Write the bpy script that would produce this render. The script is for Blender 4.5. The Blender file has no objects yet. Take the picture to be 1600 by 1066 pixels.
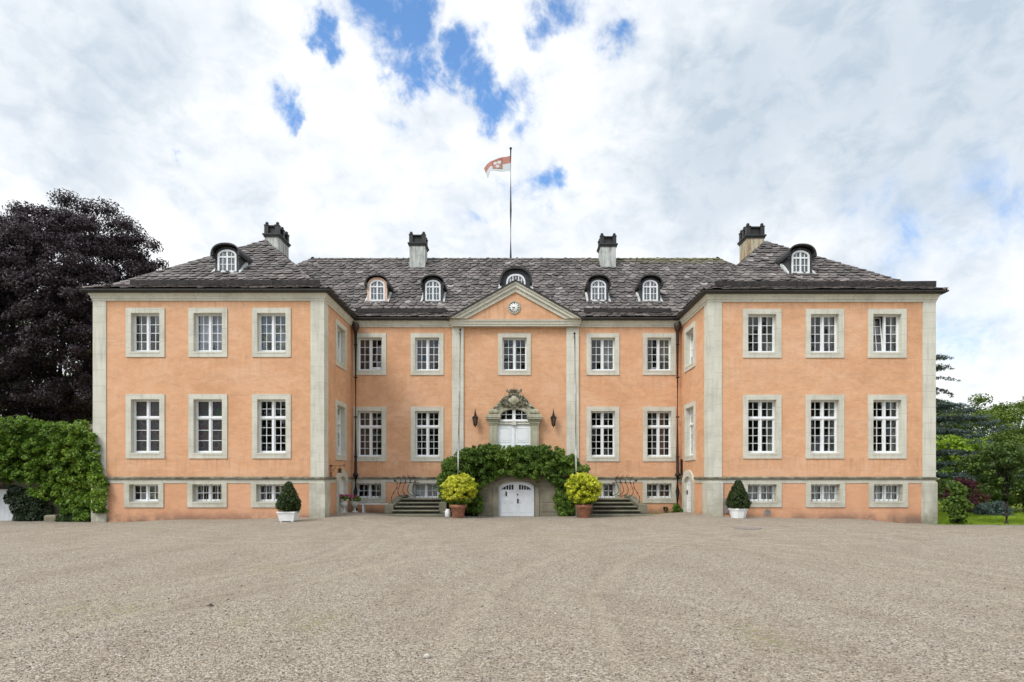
import bpy, math, random
import numpy as np
from mathutils import Vector, Matrix
random.seed(7)
SC = bpy.context.scene
COL = SC.collection
R = math.radians

# ------------------------------------------------------------------ camera
F = 960.0                       # focal length in photo pixels (1600 wide)
CX, CY, CZ = 805.5, 747.0, 1.65  # vanishing point in the photo, eye height
cam_d = bpy.data.cameras.new("camera"); cam = bpy.data.objects.new("camera", cam_d)
COL.objects.link(cam); SC.camera = cam
cam.location = (0, 0, CZ); cam.rotation_euler = (R(90), 0, 0)
cam_d.sensor_width = 36.0; cam_d.lens = F / 1600 * 36
cam_d.shift_x = -5.5 / 1600; cam_d.shift_y = 214.0 / 1600
cam_d.clip_start = 0.1; cam_d.clip_end = 3000

# ------------------------------------------------------------------ sun, exposure
SUN_EL, SUN_AZ = 48.0, 222.0     # degrees; azimuth clockwise from +Y
sun_d = bpy.data.lights.new("sun", 'SUN'); sun = bpy.data.objects.new("sun", sun_d); COL.objects.link(sun)
sun_d.energy = 1.5; sun_d.angle = R(18); sun_d.color = (1.0, 0.95, 0.87)
_s = Vector((math.sin(R(SUN_AZ)) * math.cos(R(SUN_EL)), math.cos(R(SUN_AZ)) * math.cos(R(SUN_EL)), math.sin(R(SUN_EL))))
sun.rotation_euler = (-_s).to_track_quat('-Z', 'Y').to_euler()
sun.location = _s * 60
SC.view_settings.view_transform = 'Standard'; SC.view_settings.look = 'None'
SC.view_settings.exposure = 0.40; SC.view_settings.gamma = 1.0
SC.cycles.max_bounces = 8; SC.cycles.transparent_max_bounces = 12

# ------------------------------------------------------------------ node helpers
class NT:
    def __init__(s, tree): s.t = tree; s.n = tree.nodes; s.l = tree.links
    def new(s, typ, **kw):
        nd = s.n.new(typ)
        for k, v in kw.items():
            if k.startswith('i_'):
                nd.inputs[k[2:].replace('_', ' ')].default_value = v
            else: setattr(nd, k, v)
        return nd
    def link(s, a, b): s.l.new(a, b)
    def setin(s, nd, i, v):
        if hasattr(v, 'is_linked') or isinstance(v, bpy.types.NodeSocket): s.l.new(v, nd.inputs[i])
        else: nd.inputs[i].default_value = v
    def math(s, op, a, b=0.0, c=0.0, clamp=False):
        nd = s.n.new('ShaderNodeMath'); nd.operation = op; nd.use_clamp = clamp
        s.setin(nd, 0, a); s.setin(nd, 1, b)
        if op in ('MULTIPLY_ADD', 'COMPARE', 'SMOOTH_MIN', 'SMOOTH_MAX'): s.setin(nd, 2, c)
        return nd.outputs[0]
    def vmath(s, op, a, b=(0, 0, 0)):
        nd = s.n.new('ShaderNodeVectorMath'); nd.operation = op
        s.setin(nd, 0, a); s.setin(nd, 1, b)
        return nd.outputs['Value'] if op in ('DISTANCE', 'LENGTH', 'DOT_PRODUCT') else nd.outputs[0]
    def mapr(s, v, a, b, c=0.0, d=1.0, smooth=False):
        nd = s.n.new('ShaderNodeMapRange'); nd.interpolation_type = 'SMOOTHSTEP' if smooth else 'LINEAR'
        s.setin(nd, 0, v); s.setin(nd, 1, a); s.setin(nd, 2, b); s.setin(nd, 3, c); s.setin(nd, 4, d)
        return nd.outputs[0]
    def mix(s, f, a, b, mode='MIX'):
        nd = s.n.new('ShaderNodeMix'); nd.data_type = 'RGBA'; nd.blend_type = mode
        s.setin(nd, 0, f)
        for i, v in ((6, a), (7, b)):
            if isinstance(v, tuple) and len(v) == 3: v = (*v, 1)
            s.setin(nd, i, v)
        return nd.outputs[2]
    def noise(s, vec, scale, detail=4, rough=0.55, dist=0.0):
        nd = s.n.new('ShaderNodeTexNoise'); s.setin(nd, 'Vector', vec)
        nd.inputs['Scale'].default_value = scale; nd.inputs['Detail'].default_value = detail
        nd.inputs['Roughness'].default_value = rough; nd.inputs['Distortion'].default_value = dist
        return nd.outputs[0]
    def ramp(s, f, stops):
        nd = s.n.new('ShaderNodeValToRGB'); s.setin(nd, 0, f)
        e = nd.color_ramp.elements
        while len(e) < len(stops): e.new(0.5)
        for k, (p, c) in enumerate(stops):
            e[k].position = p; e[k].color = (*c, 1)
        return nd.outputs[0]
    def scale(s, vec, sc):
        return s.vmath('MULTIPLY', vec, sc)

# ------------------------------------------------------------------ sky
W = bpy.data.worlds.new("World"); SC.world = W; W.use_nodes = True
def build_world():
    t = NT(W.node_tree); t.n.clear()
    out = t.new('ShaderNodeOutputWorld'); bg = t.new('ShaderNodeBackground')
    bg.inputs[1].default_value = 0.15
    sky = t.new('ShaderNodeTexSky'); sky.sky_type = 'NISHITA'; sky.sun_disc = False
    sky.sun_elevation = R(SUN_EL); sky.sun_rotation = R(SUN_AZ); sky.dust_density = 0.6; sky.ozone_density = 2.0
    geo = t.new('ShaderNodeTexCoord')
    d = geo.outputs['Generated']
    sep = t.new('ShaderNodeSeparateXYZ'); t.link(d, sep.inputs[0]); z = sep.outputs[2]
    # cloud-sheet coordinates: directions met with a flat layer overhead
    zz = t.math('ADD', t.math('MAXIMUM', z, 0.0), 0.22)
    flat = t.new('ShaderNodeCombineXYZ')
    t.setin(flat, 0, t.math('DIVIDE', sep.outputs[0], zz)); t.setin(flat, 1, t.math('DIVIDE', sep.outputs[1], zz))
    fl = flat.outputs[0]
    n_warp = t.new('ShaderNodeTexNoise'); t.link(d, n_warp.inputs['Vector'])
    n_warp.inputs['Scale'].default_value = 13.0; n_warp.inputs['Detail'].default_value = 9; n_warp.inputs['Roughness'].default_value = 0.6
    wv = t.vmath('MULTIPLY', t.vmath('SUBTRACT', n_warp.outputs[1], (0.5, 0.5, 0.5)), (0.135, 0.135, 0.135))
    dw = t.vmath('ADD', d, wv)
    def dirv(px, py):
        v = Vector(((px - CX) / F, 1.0, (CY - py) / F)); v.normalize(); return tuple(v)
    # gaps in the cloud where the blue shows
    gaps = [(600, -22, .046, 1), (614, 12, .042, 1), (632, 55, .038, 1), (648, 100, .036, .95), (652, 130, .026, .85), (690, 118, .024, .75), (722, 96, .032, .95), (745, 122, .030, .95), (768, 178, .028, .95), (758, 150, .024, .9),
            (508, 42, .030, .95), (500, 72, .024, .85), (447, 152, .024, .85), (466, 182, .020, .85), (880, 5, .036, .75), (855, 40, .030, .7), (958, 58, .030, .75), (843, 294, .030, .85), (815, 290, .022, .5),
            (742, 346, .022, .55), (725, 350, .02, .45), (1350, 345, .045, .40), (1420, 372, .055, .42), (1490, 360, .05, .36), (1570, 305, .06, .42), (1490, 520, .045, .45), (1545, 515, .03, .4),
            (818, 165, .032, .55), (286, 248, .010, .45), (286, 300, .008, .4), (620, 205, .02, .4), (560, 10, .03, .6)]
    acc = None
    for px, py, r, a in gaps:
        ds = t.vmath('DISTANCE', dw, dirv(px, py))
        m = t.mapr(ds, r * 0.1, r * 1.7, a, 0.0, False)
        acc = m if acc is None else t.math('SMOOTH_MAX', acc, m, 0.08)
    n_g = t.noise(t.vmath('ADD', fl, (3.1, 7.7, 0)), 1.1, 8, 0.6, 0.3)
    behind = t.mapr(sep.outputs[1], 0.05, -0.25, 0.0, 1.0)
    wide = t.math('MULTIPLY', t.mapr(n_g, 0.50, 0.64, 0.0, 1.0, True), behind)
    n_f = t.noise(t.scale(d, (1.0, 1.0, 0.8)), 15.0, 10, 0.66, 0.5)
    fld = t.math('ADD', acc, t.math('MULTIPLY', t.math('SUBTRACT', n_f, 0.5), 1.75))
    gap = t.math('ADD', t.math('MULTIPLY', t.mapr(fld, 0.20, 0.84, 0.0, 0.68, True), t.mapr(acc, 0.08, 0.36, 0.0, 1.0)), t.math('MULTIPLY', t.mapr(fld, -0.15, 0.60, 0.0, 0.34), t.mapr(acc, 0.0, 0.5, 0.0, 1.0)))
    gap = t.math('MAXIMUM', gap, wide)
    # light and grey parts of the cloud itself
    greys = [(1150, 190, .24, .80), (1330, 90, .30, .75), (1420, 250, .22, .70), (1090, 310, .14, .60), (1520, 60, .30, .75), (1280, 300, .12, .4), (190, 60, .15, .62), (150, 195, .14, .62), (60, 140, .12, .45),
             (320, 40, .12, .40), (1560, 200, .25, .5), (620, 250, .10, .15), (330, 365, .06, .3), (1040, 60, .12, .3), (30, 30, .1, .4), (1500, 450, .1, .25), (420, 210, .07, .2)]
    dw2 = t.vmath('ADD', d, t.vmath('MULTIPLY', wv, (1.6, 1.6, 1.6)))
    g = None
    for px, py, r, a in greys:
        m = t.mapr(t.vmath('DISTANCE', dw2, dirv(px, py)), r * 0.1, r, a, 0.0, True)
        g = m if g is None else t.math('MAXIMUM', g, m)
    n_c = t.noise(t.vmath('ADD', fl, (1.3, 0.4, 0)), 1.7, 8, 0.58, 0.4)
    n_c2 = t.noise(t.scale(d, (1.0, 1.0, 1.6)), 7.0, 8, 0.58, 0.3)
    shade = t.math('ADD', t.math('MULTIPLY', g, t.mapr(n_c2, 0.34, 0.66, 1.25, 0.5)), t.mapr(n_c2, 0.44, 0.66, 0.0, 0.42))
    shade = t.math('ADD', t.math('MINIMUM', shade, 1.0), t.math('MULTIPLY', t.mapr(n_c, 0.5, 0.7, 0.0, 0.35), behind))
    sd = t.math('MAXIMUM', t.vmath('DOT_PRODUCT', d, (math.sin(R(SUN_AZ)) * math.cos(R(SUN_EL)), math.cos(R(SUN_AZ)) * math.cos(R(SUN_EL)), math.sin(R(SUN_EL)))), 0.0)
    n_p = t.noise(t.scale(d, (1.0, 1.0, 1.5)), 17.0, 8, 0.6, 0.4)
    shade = t.math('MINIMUM', t.math('ADD', shade, t.mapr(n_p, 0.47, 0.72, 0.0, 0.30)), 1.0)
    cloud = t.mix(shade, (5.65, 5.72, 5.8), (2.80, 3.32, 3.86))
    # the veiled sun brightens the cloud around it
    cloud = t.mix(1.0, cloud, t.mapr(t.math('POWER', sd, 3.0), 0.0, 1.0, 1.0, 2.3), 'MULTIPLY')
    skyc = t.mix(1.0, sky.outputs[0], t.mix(t.mapr(z, 0.12, 0.5, 0.0, 1.0), (0.68, 0.75, 0.82), (0.92, 1.18, 1.36)), 'MULTIPLY')
    colr = t.mix(gap, cloud, skyc)
    ground = t.mapr(z, -0.04, 0.0, 1.0, 0.0)
    colr = t.mix(ground, colr, (1.6, 1.5, 1.4))
    t.link(colr, bg.inputs[0]); t.link(bg.outputs[0], out.inputs[0])
build_world()

# ------------------------------------------------------------------ px helpers
def wx(px, Y): return (px - CX) / F * Y
def wz(py, Y): return CZ + (CY - py) / F * Y
YF, YR, YB = 24.0, 24.15, 28.2

# ------------------------------------------------------------------ materials
MATS = {}
def pmat(name, base=(0.5, 0.5, 0.5), rough=0.8, metal=0.0, spec=0.4):
    m = bpy.data.materials.new(name); m.use_nodes = True
    t = NT(m.node_tree); b = t.n['Principled BSDF']
    b.inputs['Base Color'].default_value = (*base, 1); b.inputs['Roughness'].default_value = rough
    b.inputs['Metallic'].default_value = metal; b.inputs['Specular IOR Level'].default_value = spec
    MATS[name] = m
    pos = t.new('ShaderNodeNewGeometry').outputs['Position']
    return m, t, b, pos
def bump(t, b, h, strength=0.3, dist=0.02):
    bp = t.new('ShaderNodeBump'); bp.inputs['Strength'].default_value = strength; bp.inputs['Distance'].default_value = dist
    t.setin(bp, 'Height', h); t.link(bp.outputs[0], b.inputs['Normal'])
def simple(name, base, rough=0.7, metal=0.0, var=0.12, nscale=6.0, spec=0.4):
    m, t, b, pos = pmat(name, base, rough, metal, spec)
    n = t.noise(pos, nscale, 5, 0.6)
    lo = tuple(c * (1 - var) for c in base); hi = tuple(min(1, c * (1 + var)) for c in base)
    t.link(t.ramp(n, [(0.3, lo), (0.7, hi)]), b.inputs['Base Color'])
    bump(t, b, n, 0.12, 0.01)
    return m

def mat_plaster():
    m, t, b, pos = pmat('orange_plaster', (0.7, 0.36, 0.2), 0.92, 0, 0.15)
    sep = t.new('ShaderNodeSeparateXYZ'); t.link(pos, sep.inputs[0]); z = sep.outputs[2]
    n1 = t.noise(pos, 0.55, 7, 0.65, 0.6); n2 = t.noise(t.scale(pos, (1.1, 1.1, 4.5)), 1.0, 7, 0.68, 0.9); n3 = t.noise(pos, 14, 4, 0.6); n5 = t.noise(t.scale(pos, (1, 1, 1.6)), 2.6, 6, 0.7, 0.8)
    c = t.ramp(n1, [(0.30, (0.576, 0.305, 0.162)), (0.5, (0.678, 0.376, 0.212)), (0.70, (0.724, 0.448, 0.286))])
    c = t.mix(t.mapr(n2, 0.44, 0.68, 0.0, 0.55), c, (0.541, 0.311, 0.183))
    c = t.mix(t.mapr(n5, 0.50, 0.70, 0.0, 0.42), c, (0.760, 0.501, 0.326))
    c = t.mix(t.mapr(n5, 0.46, 0.34, 0.0, 0.45), c, (0.510, 0.285, 0.174))
    c = t.mix(t.mapr(n3, 0.45, 0.75, 0.0, 0.18), c, (0.796, 0.527, 0.358))
    # redder, more weathered basement band and damp foot
    c = t.mix(t.mapr(z, 1.5, 1.3, 0.0, 0.38), c, (0.59, 0.295, 0.170))
    n4 = t.noise(pos, 1.6, 5, 0.65)
    foot = t.math('MULTIPLY', t.mapr(z, 0.75, 0.05, 0.0, 1.0), t.mapr(n4, 0.36, 0.64, 0.0, 0.75))
    c = t.mix(foot, c, (0.40, 0.20, 0.125))
    low = t.math('MULTIPLY', t.mapr(z, 0.32, 0.0, 0.0, 1.0), t.mapr(n4, 0.40, 0.58, 0.3, 0.95))
    c = t.mix(low, c, (0.22, 0.15, 0.11))
    # runs of rain below the cornice, below sills
    st = t.noise(t.scale(pos, (5.0, 5.0, 0.35)), 1.0, 5, 0.7)
    up = t.math('MULTIPLY', t.mapr(z, 7.9, 8.6, 0.0, 1.0), t.mapr(st, 0.47, 0.68, 0.0, 0.55))
    c = t.mix(up, c, (0.42, 0.22, 0.13))
    st2 = t.noise(t.scale(pos, (7.0, 7.0, 0.5)), 1.0, 5, 0.7)
    mid = t.math('MULTIPLY', t.math('MULTIPLY', t.mapr(z, 1.5, 2.4, 0.0, 1.0), t.mapr(z, 2.5, 2.42, 0.0, 1.0)), t.mapr(st2, 0.48, 0.66, 0.0, 0.6))
    c = t.mix(mid, c, (0.42, 0.23, 0.14))
    mid2 = t.math('MULTIPLY', t.math('MULTIPLY', t.mapr(z, 5.3, 6.3, 0.0, 1.0), t.mapr(z, 6.40, 6.36, 0.0, 1.0)), t.mapr(st2, 0.5, 0.68, 0.0, 0.4))
    c = t.mix(mid2, c, (0.46, 0.26, 0.16))
    # hairline cracks and patched repairs
    vo = t.new('ShaderNodeTexVoronoi'); vo.feature = 'DISTANCE_TO_EDGE'; vo.inputs['Scale'].default_value = 0.55
    t.setin(vo, 'Vector', t.vmath('ADD', pos, t.vmath('MULTIPLY', t.new('ShaderNodeTexNoise', ).outputs[1], (0.0, 0, 0))))
    ck = t.math('MULTIPLY', t.mapr(vo.outputs[0], 0.0, 0.008, 0.16, 0.0), t.mapr(n4, 0.52, 0.62, 0.0, 1.0))
    c = t.mix(ck, c, (0.40, 0.21, 0.13))
    t.link(c, b.inputs['Base Color'])
    h = t.math('ADD', t.math('MULTIPLY', n2, 1.0), t.math('MULTIPLY', n3, 0.35))
    bump(t, b, h, 0.5, 0.03)
mat_plaster()

def mat_stone(name, c0, c1, c2, stain=(0.16, 0.15, 0.11), stain_amt=0.5, joints=True):
    m, t, b, pos = pmat(name, c1, 0.88, 0, 0.2)
    sep = t.new('ShaderNodeSeparateXYZ'); t.link(pos, sep.inputs[0]); z = sep.outputs[2]
    n1 = t.noise(pos, 1.3, 6, 0.62); n2 = t.noise(t.scale(pos, (9, 9, 0.7)), 1.0, 5, 0.65); n3 = t.noise(pos, 30, 3, 0.6)
    c = t.ramp(n1, [(0.3, c0), (0.5, c1), (0.7, c2)])
    c = t.mix(t.math('MULTIPLY', t.mapr(n2, 0.5, 0.72, 0.0, stain_amt), 1.0), c, stain)
    # basement stone is greyer and mossier
    n4 = t.noise(pos, 2.4, 6, 0.7)
    base = t.math('MULTIPLY', t.mapr(z, 1.66, 1.4, 0.0, 1.0), t.mapr(n4, 0.32, 0.66, 0.05, 0.55))
    c = t.mix(base, c, (0.30, 0.285, 0.20))
    foot = t.math('MULTIPLY', t.mapr(z, 0.55, 0.0, 0.0, 1.0), t.mapr(n4, 0.36, 0.62, 0.1, 0.75))
    c = t.mix(foot, c, (0.17, 0.165, 0.12))
    if joints:
        j = t.math('FRACT', t.math('DIVIDE', t.math('ADD', z, t.math('MULTIPLY', t.math('FLOOR', t.math('MULTIPLY', sep.outputs[0], 0.9)), 0.37)), 0.62))
        jm = t.mapr(t.math('ABSOLUTE', t.math('SUBTRACT', j, 0.5)), 0.0, 0.016, 0.75, 0.0)
        c = t.mix(jm, c, (0.27, 0.26, 0.2))
        blk = t.math('FLOOR', t.math('DIVIDE', t.math('ADD', z, t.math('MULTIPLY', t.math('FLOOR', t.math('MULTIPLY', sep.outputs[0], 0.9)), 0.37)), 0.62))
    if joints:
        wn = t.new('ShaderNodeTexWhiteNoise'); wn.noise_dimensions = '2D'; cb = t.new('ShaderNodeCombineXYZ'); t.setin(cb, 0, blk); t.setin(cb, 1, t.math('FLOOR', t.math('MULTIPLY', sep.outputs[0], 0.9))); t.link(cb.outputs[0], wn.inputs['Vector'])
        c = t.mix(t.mapr(wn.outputs[0], 0.0, 1.0, 0.0, 0.22), c, c2 if False else (0.42, 0.40, 0.31))
    t.link(c, b.inputs['Base Color'])
    bump(t, b, t.math('ADD', n1, t.math('MULTIPLY', n3, 0.3)), 0.35, 0.02)
mat_stone('pale_sandstone', (0.515, 0.50, 0.425), (0.62, 0.60, 0.51), (0.67, 0.655, 0.56), (0.30, 0.29, 0.21), 0.42)
mat_stone('carved_sandstone', (0.30, 0.29, 0.20), (0.40, 0.385, 0.28), (0.50, 0.47, 0.36), (0.10, 0.095, 0.07), 0.55, False)
mat_stone('rough_sandstone', (0.06, 0.045, 0.030), (0.125, 0.096, 0.064), (0.22, 0.18, 0.125), (0.06, 0.055, 0.045), 0.6)
mat_stone('dark_step_stone', (0.075, 0.072, 0.05), (0.13, 0.125, 0.09), (0.20, 0.19, 0.145), (0.06, 0.06, 0.045), 0.5, False)

def mat_string():
    m, t, b, pos = pmat('lichen_moulding', (0.2, 0.2, 0.15), 0.95, 0, 0.1)
    n = t.noise(pos, 3.0, 7, 0.7); n2 = t.noise(pos, 11, 5, 0.7)
    c = t.ramp(n, [(0.34, (0.075, 0.07, 0.05)), (0.52, (0.17, 0.16, 0.115)), (0.66, (0.33, 0.32, 0.25))])
    c = t.mix(t.mapr(n2, 0.55, 0.7, 0, 0.5), c, (0.40, 0.39, 0.31))
    t.link(c, b.inputs['Base Color']); bump(t, b, n2, 0.5, 0.02)
mat_string()

def mat_slate(name='roof_slate', stops=None):
    m, t, b, pos = pmat(name, (0.146, 0.134, 0.134), 0.72, 0, 0.35)
    g = t.new('ShaderNodeNewGeometry'); rnd = g.outputs['Random Per Island']
    c = t.ramp(rnd, stops or [(0.0, (0.066, 0.058, 0.054)), (0.3, (0.108, 0.095, 0.088)), (0.6, (0.142, 0.125, 0.115)), (0.85, (0.185, 0.163, 0.150)), (0.97, (0.225, 0.198, 0.182)), (1.0, (0.36, 0.345, 0.325))])
    n = t.noise(pos, 4.5, 6, 0.7); n2 = t.noise(pos, 0.7, 5, 0.6); n3 = t.noise(pos, 22, 4, 0.6)
    c = t.mix(t.mapr(n, 0.42, 0.72, 0, 0.5), c, (0.085, 0.078, 0.076))
    c = t.mix(t.mapr(n3, 0.56, 0.74, 0, 0.55), c, (0.329, 0.299, 0.281))
    sep = t.new('ShaderNodeSeparateXYZ'); t.link(pos, sep.inputs[0])
    c = t.mix(t.math('MULTIPLY', t.mapr(sep.outputs[2], 10.6, 9.0, 0, 0.35), t.mapr(n2, 0.4, 0.6, 0.2, 1.0)), c, (0.317, 0.250, 0.226))
    moss = t.math('MULTIPLY', t.mapr(sep.outputs[2], 13.2, 13.75, 0, 1), t.math('MULTIPLY', t.mapr(sep.outputs[0], 2.0, 8.0, 0, 1), t.mapr(n, 0.36, 0.56, 0.0, 0.9)))
    c = t.mix(moss, c, (0.159, 0.152, 0.043))
    t.link(c, b.inputs['Base Color']); bump(t, b, n3, 0.4, 0.01)
mat_slate()
mat_slate('slate_cladding', [(0.0, (0.018, 0.02, 0.024)), (1.0, (0.045, 0.05, 0.056))])

simple('dark_riser', (0.038, 0.037, 0.024), 0.95, 0, 0.5, 6)  # riser colour, much darker than the step treads
simple('black_bitumen', (0.028, 0.026, 0.025), 0.55, 0, 0.4, 5)
simple('old_board', (0.036, 0.031, 0.029), 0.85, 0, 0.5, 7)
simple('dark_pipe', (0.045, 0.025, 0.021), 0.45, 0, 0.35, 3)
simple('black_pipe', (0.014, 0.012, 0.013), 0.5, 0, 0.35, 3)
simple('white_paint', (0.80, 0.81, 0.81), 0.4, 0, 0.04, 5)
simple('grey_white_paint', (0.64, 0.66, 0.67), 0.5, 0, 0.07, 3)
simple('weathered_white', (0.62, 0.60, 0.53), 0.75, 0, 0.25, 6)
simple('lead_flashing', (0.50, 0.52, 0.50), 0.6, 0.0, 0.25, 4)
simple('peach_wood', (0.74, 0.48, 0.33), 0.7, 0, 0.12, 8)
simple('black_iron', (0.018, 0.014, 0.013), 0.55, 0.4, 0.4, 12)
simple('rusty_iron', (0.055, 0.032, 0.024), 0.75, 0.2, 0.5, 14)
simple('terracotta', (0.36, 0.16, 0.10), 0.85, 0, 0.38, 7)
simple('soil', (0.03, 0.022, 0.016), 0.95, 0, 0.4, 20)
simple('bark', (0.045, 0.036, 0.028), 0.95, 0, 0.5, 9)
simple('grey_pole', (0.50, 0.51, 0.48), 0.5, 0, 0.3, 3)
simple('dark_pole', (0.045, 0.036, 0.040), 0.5, 0, 0.3, 3)
simple('yellow_hose', (0.48, 0.38, 0.05), 0.5, 0, 0.15, 8)
simple('clock_white', (0.80, 0.80, 0.76), 0.5, 0, 0.03, 6)
simple('grey_patch', (0.24, 0.21, 0.19), 0.9, 0, 0.3, 6)
simple('lantern_glass', (0.10, 0.065, 0.05), 0.15, 0, 0.3, 6)
simple('dry_leaf', (0.05, 0.03, 0.018), 0.8, 0, 0.3, 30)
simple('pale_pebble', (0.50, 0.47, 0.41), 0.8, 0, 0.15, 30)
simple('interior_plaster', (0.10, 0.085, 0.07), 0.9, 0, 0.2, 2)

def mat_chimney(name, rust):
    m, t, b, pos = pmat(name, (0.5, 0.5, 0.47), 0.9, 0, 0.15)
    n = t.noise(t.scale(pos, (6, 6, 0.9)), 1.0, 6, 0.65); n2 = t.noise(pos, 3, 5, 0.6)
    a = (0.52, 0.53, 0.50) if not rust else (0.46, 0.41, 0.30)
    c = t.ramp(n, [(0.35, (0.25, 0.255, 0.225) if not rust else (0.27, 0.15, 0.06)), (0.55, a), (0.75, (0.60, 0.61, 0.585) if not rust else (0.50, 0.47, 0.38))])
    c = t.mix(t.mapr(n2, 0.52, 0.72, 0, 0.6), c, (0.19, 0.19, 0.155))
    t.link(c, b.inputs['Base Color']); bump(t, b, n2, 0.3, 0.02)
mat_chimney('chimney_render', False); mat_chimney('chimney_rusty', True)

def mat_glass():
    m, t, b, pos = pmat('window_glass')
    t.n.remove(b)
    out = t.n['Material Output']
    tr = t.new('ShaderNodeBsdfTransparent'); tr.inputs[0].default_value = (0.80, 0.84, 0.83, 1)
    gl = t.new('ShaderNodeBsdfGlossy'); gl.inputs['Roughness'].default_value = 0.02
    n = t.noise(pos, 2.2, 2, 0.5)
    bp = t.new('ShaderNodeBump'); bp.inputs['Strength'].default_value = 0.10; bp.inputs['Distance'].default_value = 0.05
    t.setin(bp, 'Height', n); t.link(bp.outputs[0], gl.inputs['Normal'])
    fr = t.new('ShaderNodeFresnel'); fr.inputs[0].default_value = 1.5
    mx = t.new('ShaderNodeMixShader')
    t.setin(mx, 0, t.math('MULTIPLY', fr.outputs[0], 1.6, clamp=True))
    t.link(tr.outputs[0], mx.inputs[1]); t.link(gl.outputs[0], mx.inputs[2]); t.link(mx.outputs[0], out.inputs[0])
mat_glass()
def mat_leaded():
    m, t, b, pos = pmat('leaded_glass', (0.02, 0.02, 0.025), 0.2, 0, 0.5)
    sep = t.new('ShaderNodeSeparateXYZ'); t.link(pos, sep.inputs[0])
    a = t.math('ADD', t.math('DIVIDE', sep.outputs[0], 0.11), t.math('DIVIDE', sep.outputs[2], 0.17))
    c_ = t.math('SUBTRACT', t.math('DIVIDE', sep.outputs[0], 0.11), t.math('DIVIDE', sep.outputs[2], 0.17))
    l1 = t.mapr(t.math('ABSOLUTE', t.math('SUBTRACT', t.math('FRACT', a), 0.5)), 0.05, 0.09, 1, 0)
    l2 = t.mapr(t.math('ABSOLUTE', t.math('SUBTRACT', t.math('FRACT', c_), 0.5)), 0.05, 0.09, 1, 0)
    l = t.math('MAXIMUM', l1, l2)
    vo = t.new('ShaderNodeTexVoronoi'); vo.inputs['Scale'].default_value = 7; t.link(pos, vo.inputs['Vector'])
    base = t.mix(0.12, (0.018, 0.017, 0.020), vo.outputs['Color'])
    base = t.mix(0.72, base, (0.016, 0.015, 0.018))
    # roundels in the casements
    fx = t.math('SUBTRACT', t.math('FRACT', t.math('DIVIDE', t.math('ADD', sep.outputs[0], 100.02), 0.56)), 0.5)
    fz = t.math('SUBTRACT', t.math('FRACT', t.math('DIVIDE', t.math('SUBTRACT', sep.outputs[2], 2.72), 0.47)), 0.5)
    rr = t.math('SQRT', t.math('ADD', t.math('POWER', t.math('MULTIPLY', fx, 0.56), 2), t.math('POWER', t.math('MULTIPLY', fz, 0.47), 2)))
    low = t.mapr(sep.outputs[2], 4.1, 4.05, 0, 1)
    inr = t.math('MULTIPLY', t.mapr(rr, 0.125, 0.115, 0, 1), low)
    ring = t.math('MULTIPLY', t.mapr(t.math('ABSOLUTE', t.math('SUBTRACT', rr, 0.125)), 0.008, 0.014, 1, 0), low)
    c = t.mix(l, base, (0.065, 0.057, 0.055))
    c = t.mix(t.math('MULTIPLY', inr, 0.85), c, (0.028, 0.024, 0.03))
    c = t.mix(ring, c, (0.085, 0.075, 0.07))
    t.link(c, b.inputs['Base Color'])
mat_leaded()
def mat_cloth(name, col, tr=0.35):
    m, t, b, pos = pmat(name, col, 0.9, 0, 0.1)
    n = t.noise(t.scale(pos, (14, 14, 0.8)), 1.0, 3, 0.5)
    t.link(t.ramp(n, [(0.3, tuple(c * 0.72 for c in col)), (0.65, col)]), b.inputs['Base Color'])
    bump(t, b, n, 0.6, 0.03)
mat_cloth('net_curtain', (0.62, 0.62, 0.62)); mat_cloth('lavender_blind', (0.52, 0.51, 0.60)); mat_cloth('brown_curtain', (0.20, 0.12, 0.10))
mat_cloth('grey_blind', (0.34, 0.34, 0.31)); mat_cloth('dark_curtain', (0.10, 0.10, 0.095))

def mat_leaf(name, stops, trans=0.3, rough=0.5, big=0.9, hue=None):
    m, t, b, pos = pmat(name, stops[0][1], rough, 0, 0.3)
    g = t.new('ShaderNodeNewGeometry'); rnd = g.outputs['Random Per Island']
    n = t.noise(pos, big, 3, 0.5)
    f = t.math('ADD', t.math('MULTIPLY', rnd, 0.62), t.mapr(n, 0.3, 0.7, 0.0, 0.38))
    c = t.ramp(f, stops)
    t.link(c, b.inputs['Base Color'])
    if trans > 0:
        out = t.n['Material Output']
        tl = t.new('ShaderNodeBsdfTranslucent'); t.link(t.mix(1.0, c, hue or (1.1, 1.2, 0.55), 'MULTIPLY'), tl.inputs[0])
        mx = t.new('ShaderNodeMixShader'); mx.inputs[0].default_value = trans
        t.link(b.outputs[0], mx.inputs[1]); t.link(tl.outputs[0], mx.inputs[2]); t.link(mx.outputs[0], out.inputs[0])
mat_leaf('ivy_leaf', [(0.0, (0.030, 0.064, 0.010)), (0.4, (0.085, 0.160, 0.022)), (0.75, (0.175, 0.270, 0.036)), (1.0, (0.36, 0.44, 0.10))], 0.28, rough=0.38)
mat_leaf('creeper_leaf', [(0.0, (0.030, 0.07, 0.010)), (0.4, (0.090, 0.175, 0.018)), (0.75, (0.19, 0.30, 0.030)), (1.0, (0.36, 0.46, 0.07))], 0.3, rough=0.4)
mat_leaf('corner_leaf', [(0.0, (0.03, 0.06, 0.012)), (0.5, (0.085, 0.15, 0.022)), (0.85, (0.17, 0.25, 0.035)), (1.0, (0.34, 0.42, 0.10))], 0.3)
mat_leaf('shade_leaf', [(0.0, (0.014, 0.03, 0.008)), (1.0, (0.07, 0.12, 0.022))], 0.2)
mat_leaf('dark_shrub_leaf', [(0.0, (0.008, 0.018, 0.007)), (1.0, (0.03, 0.055, 0.016))], 0.15)
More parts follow.
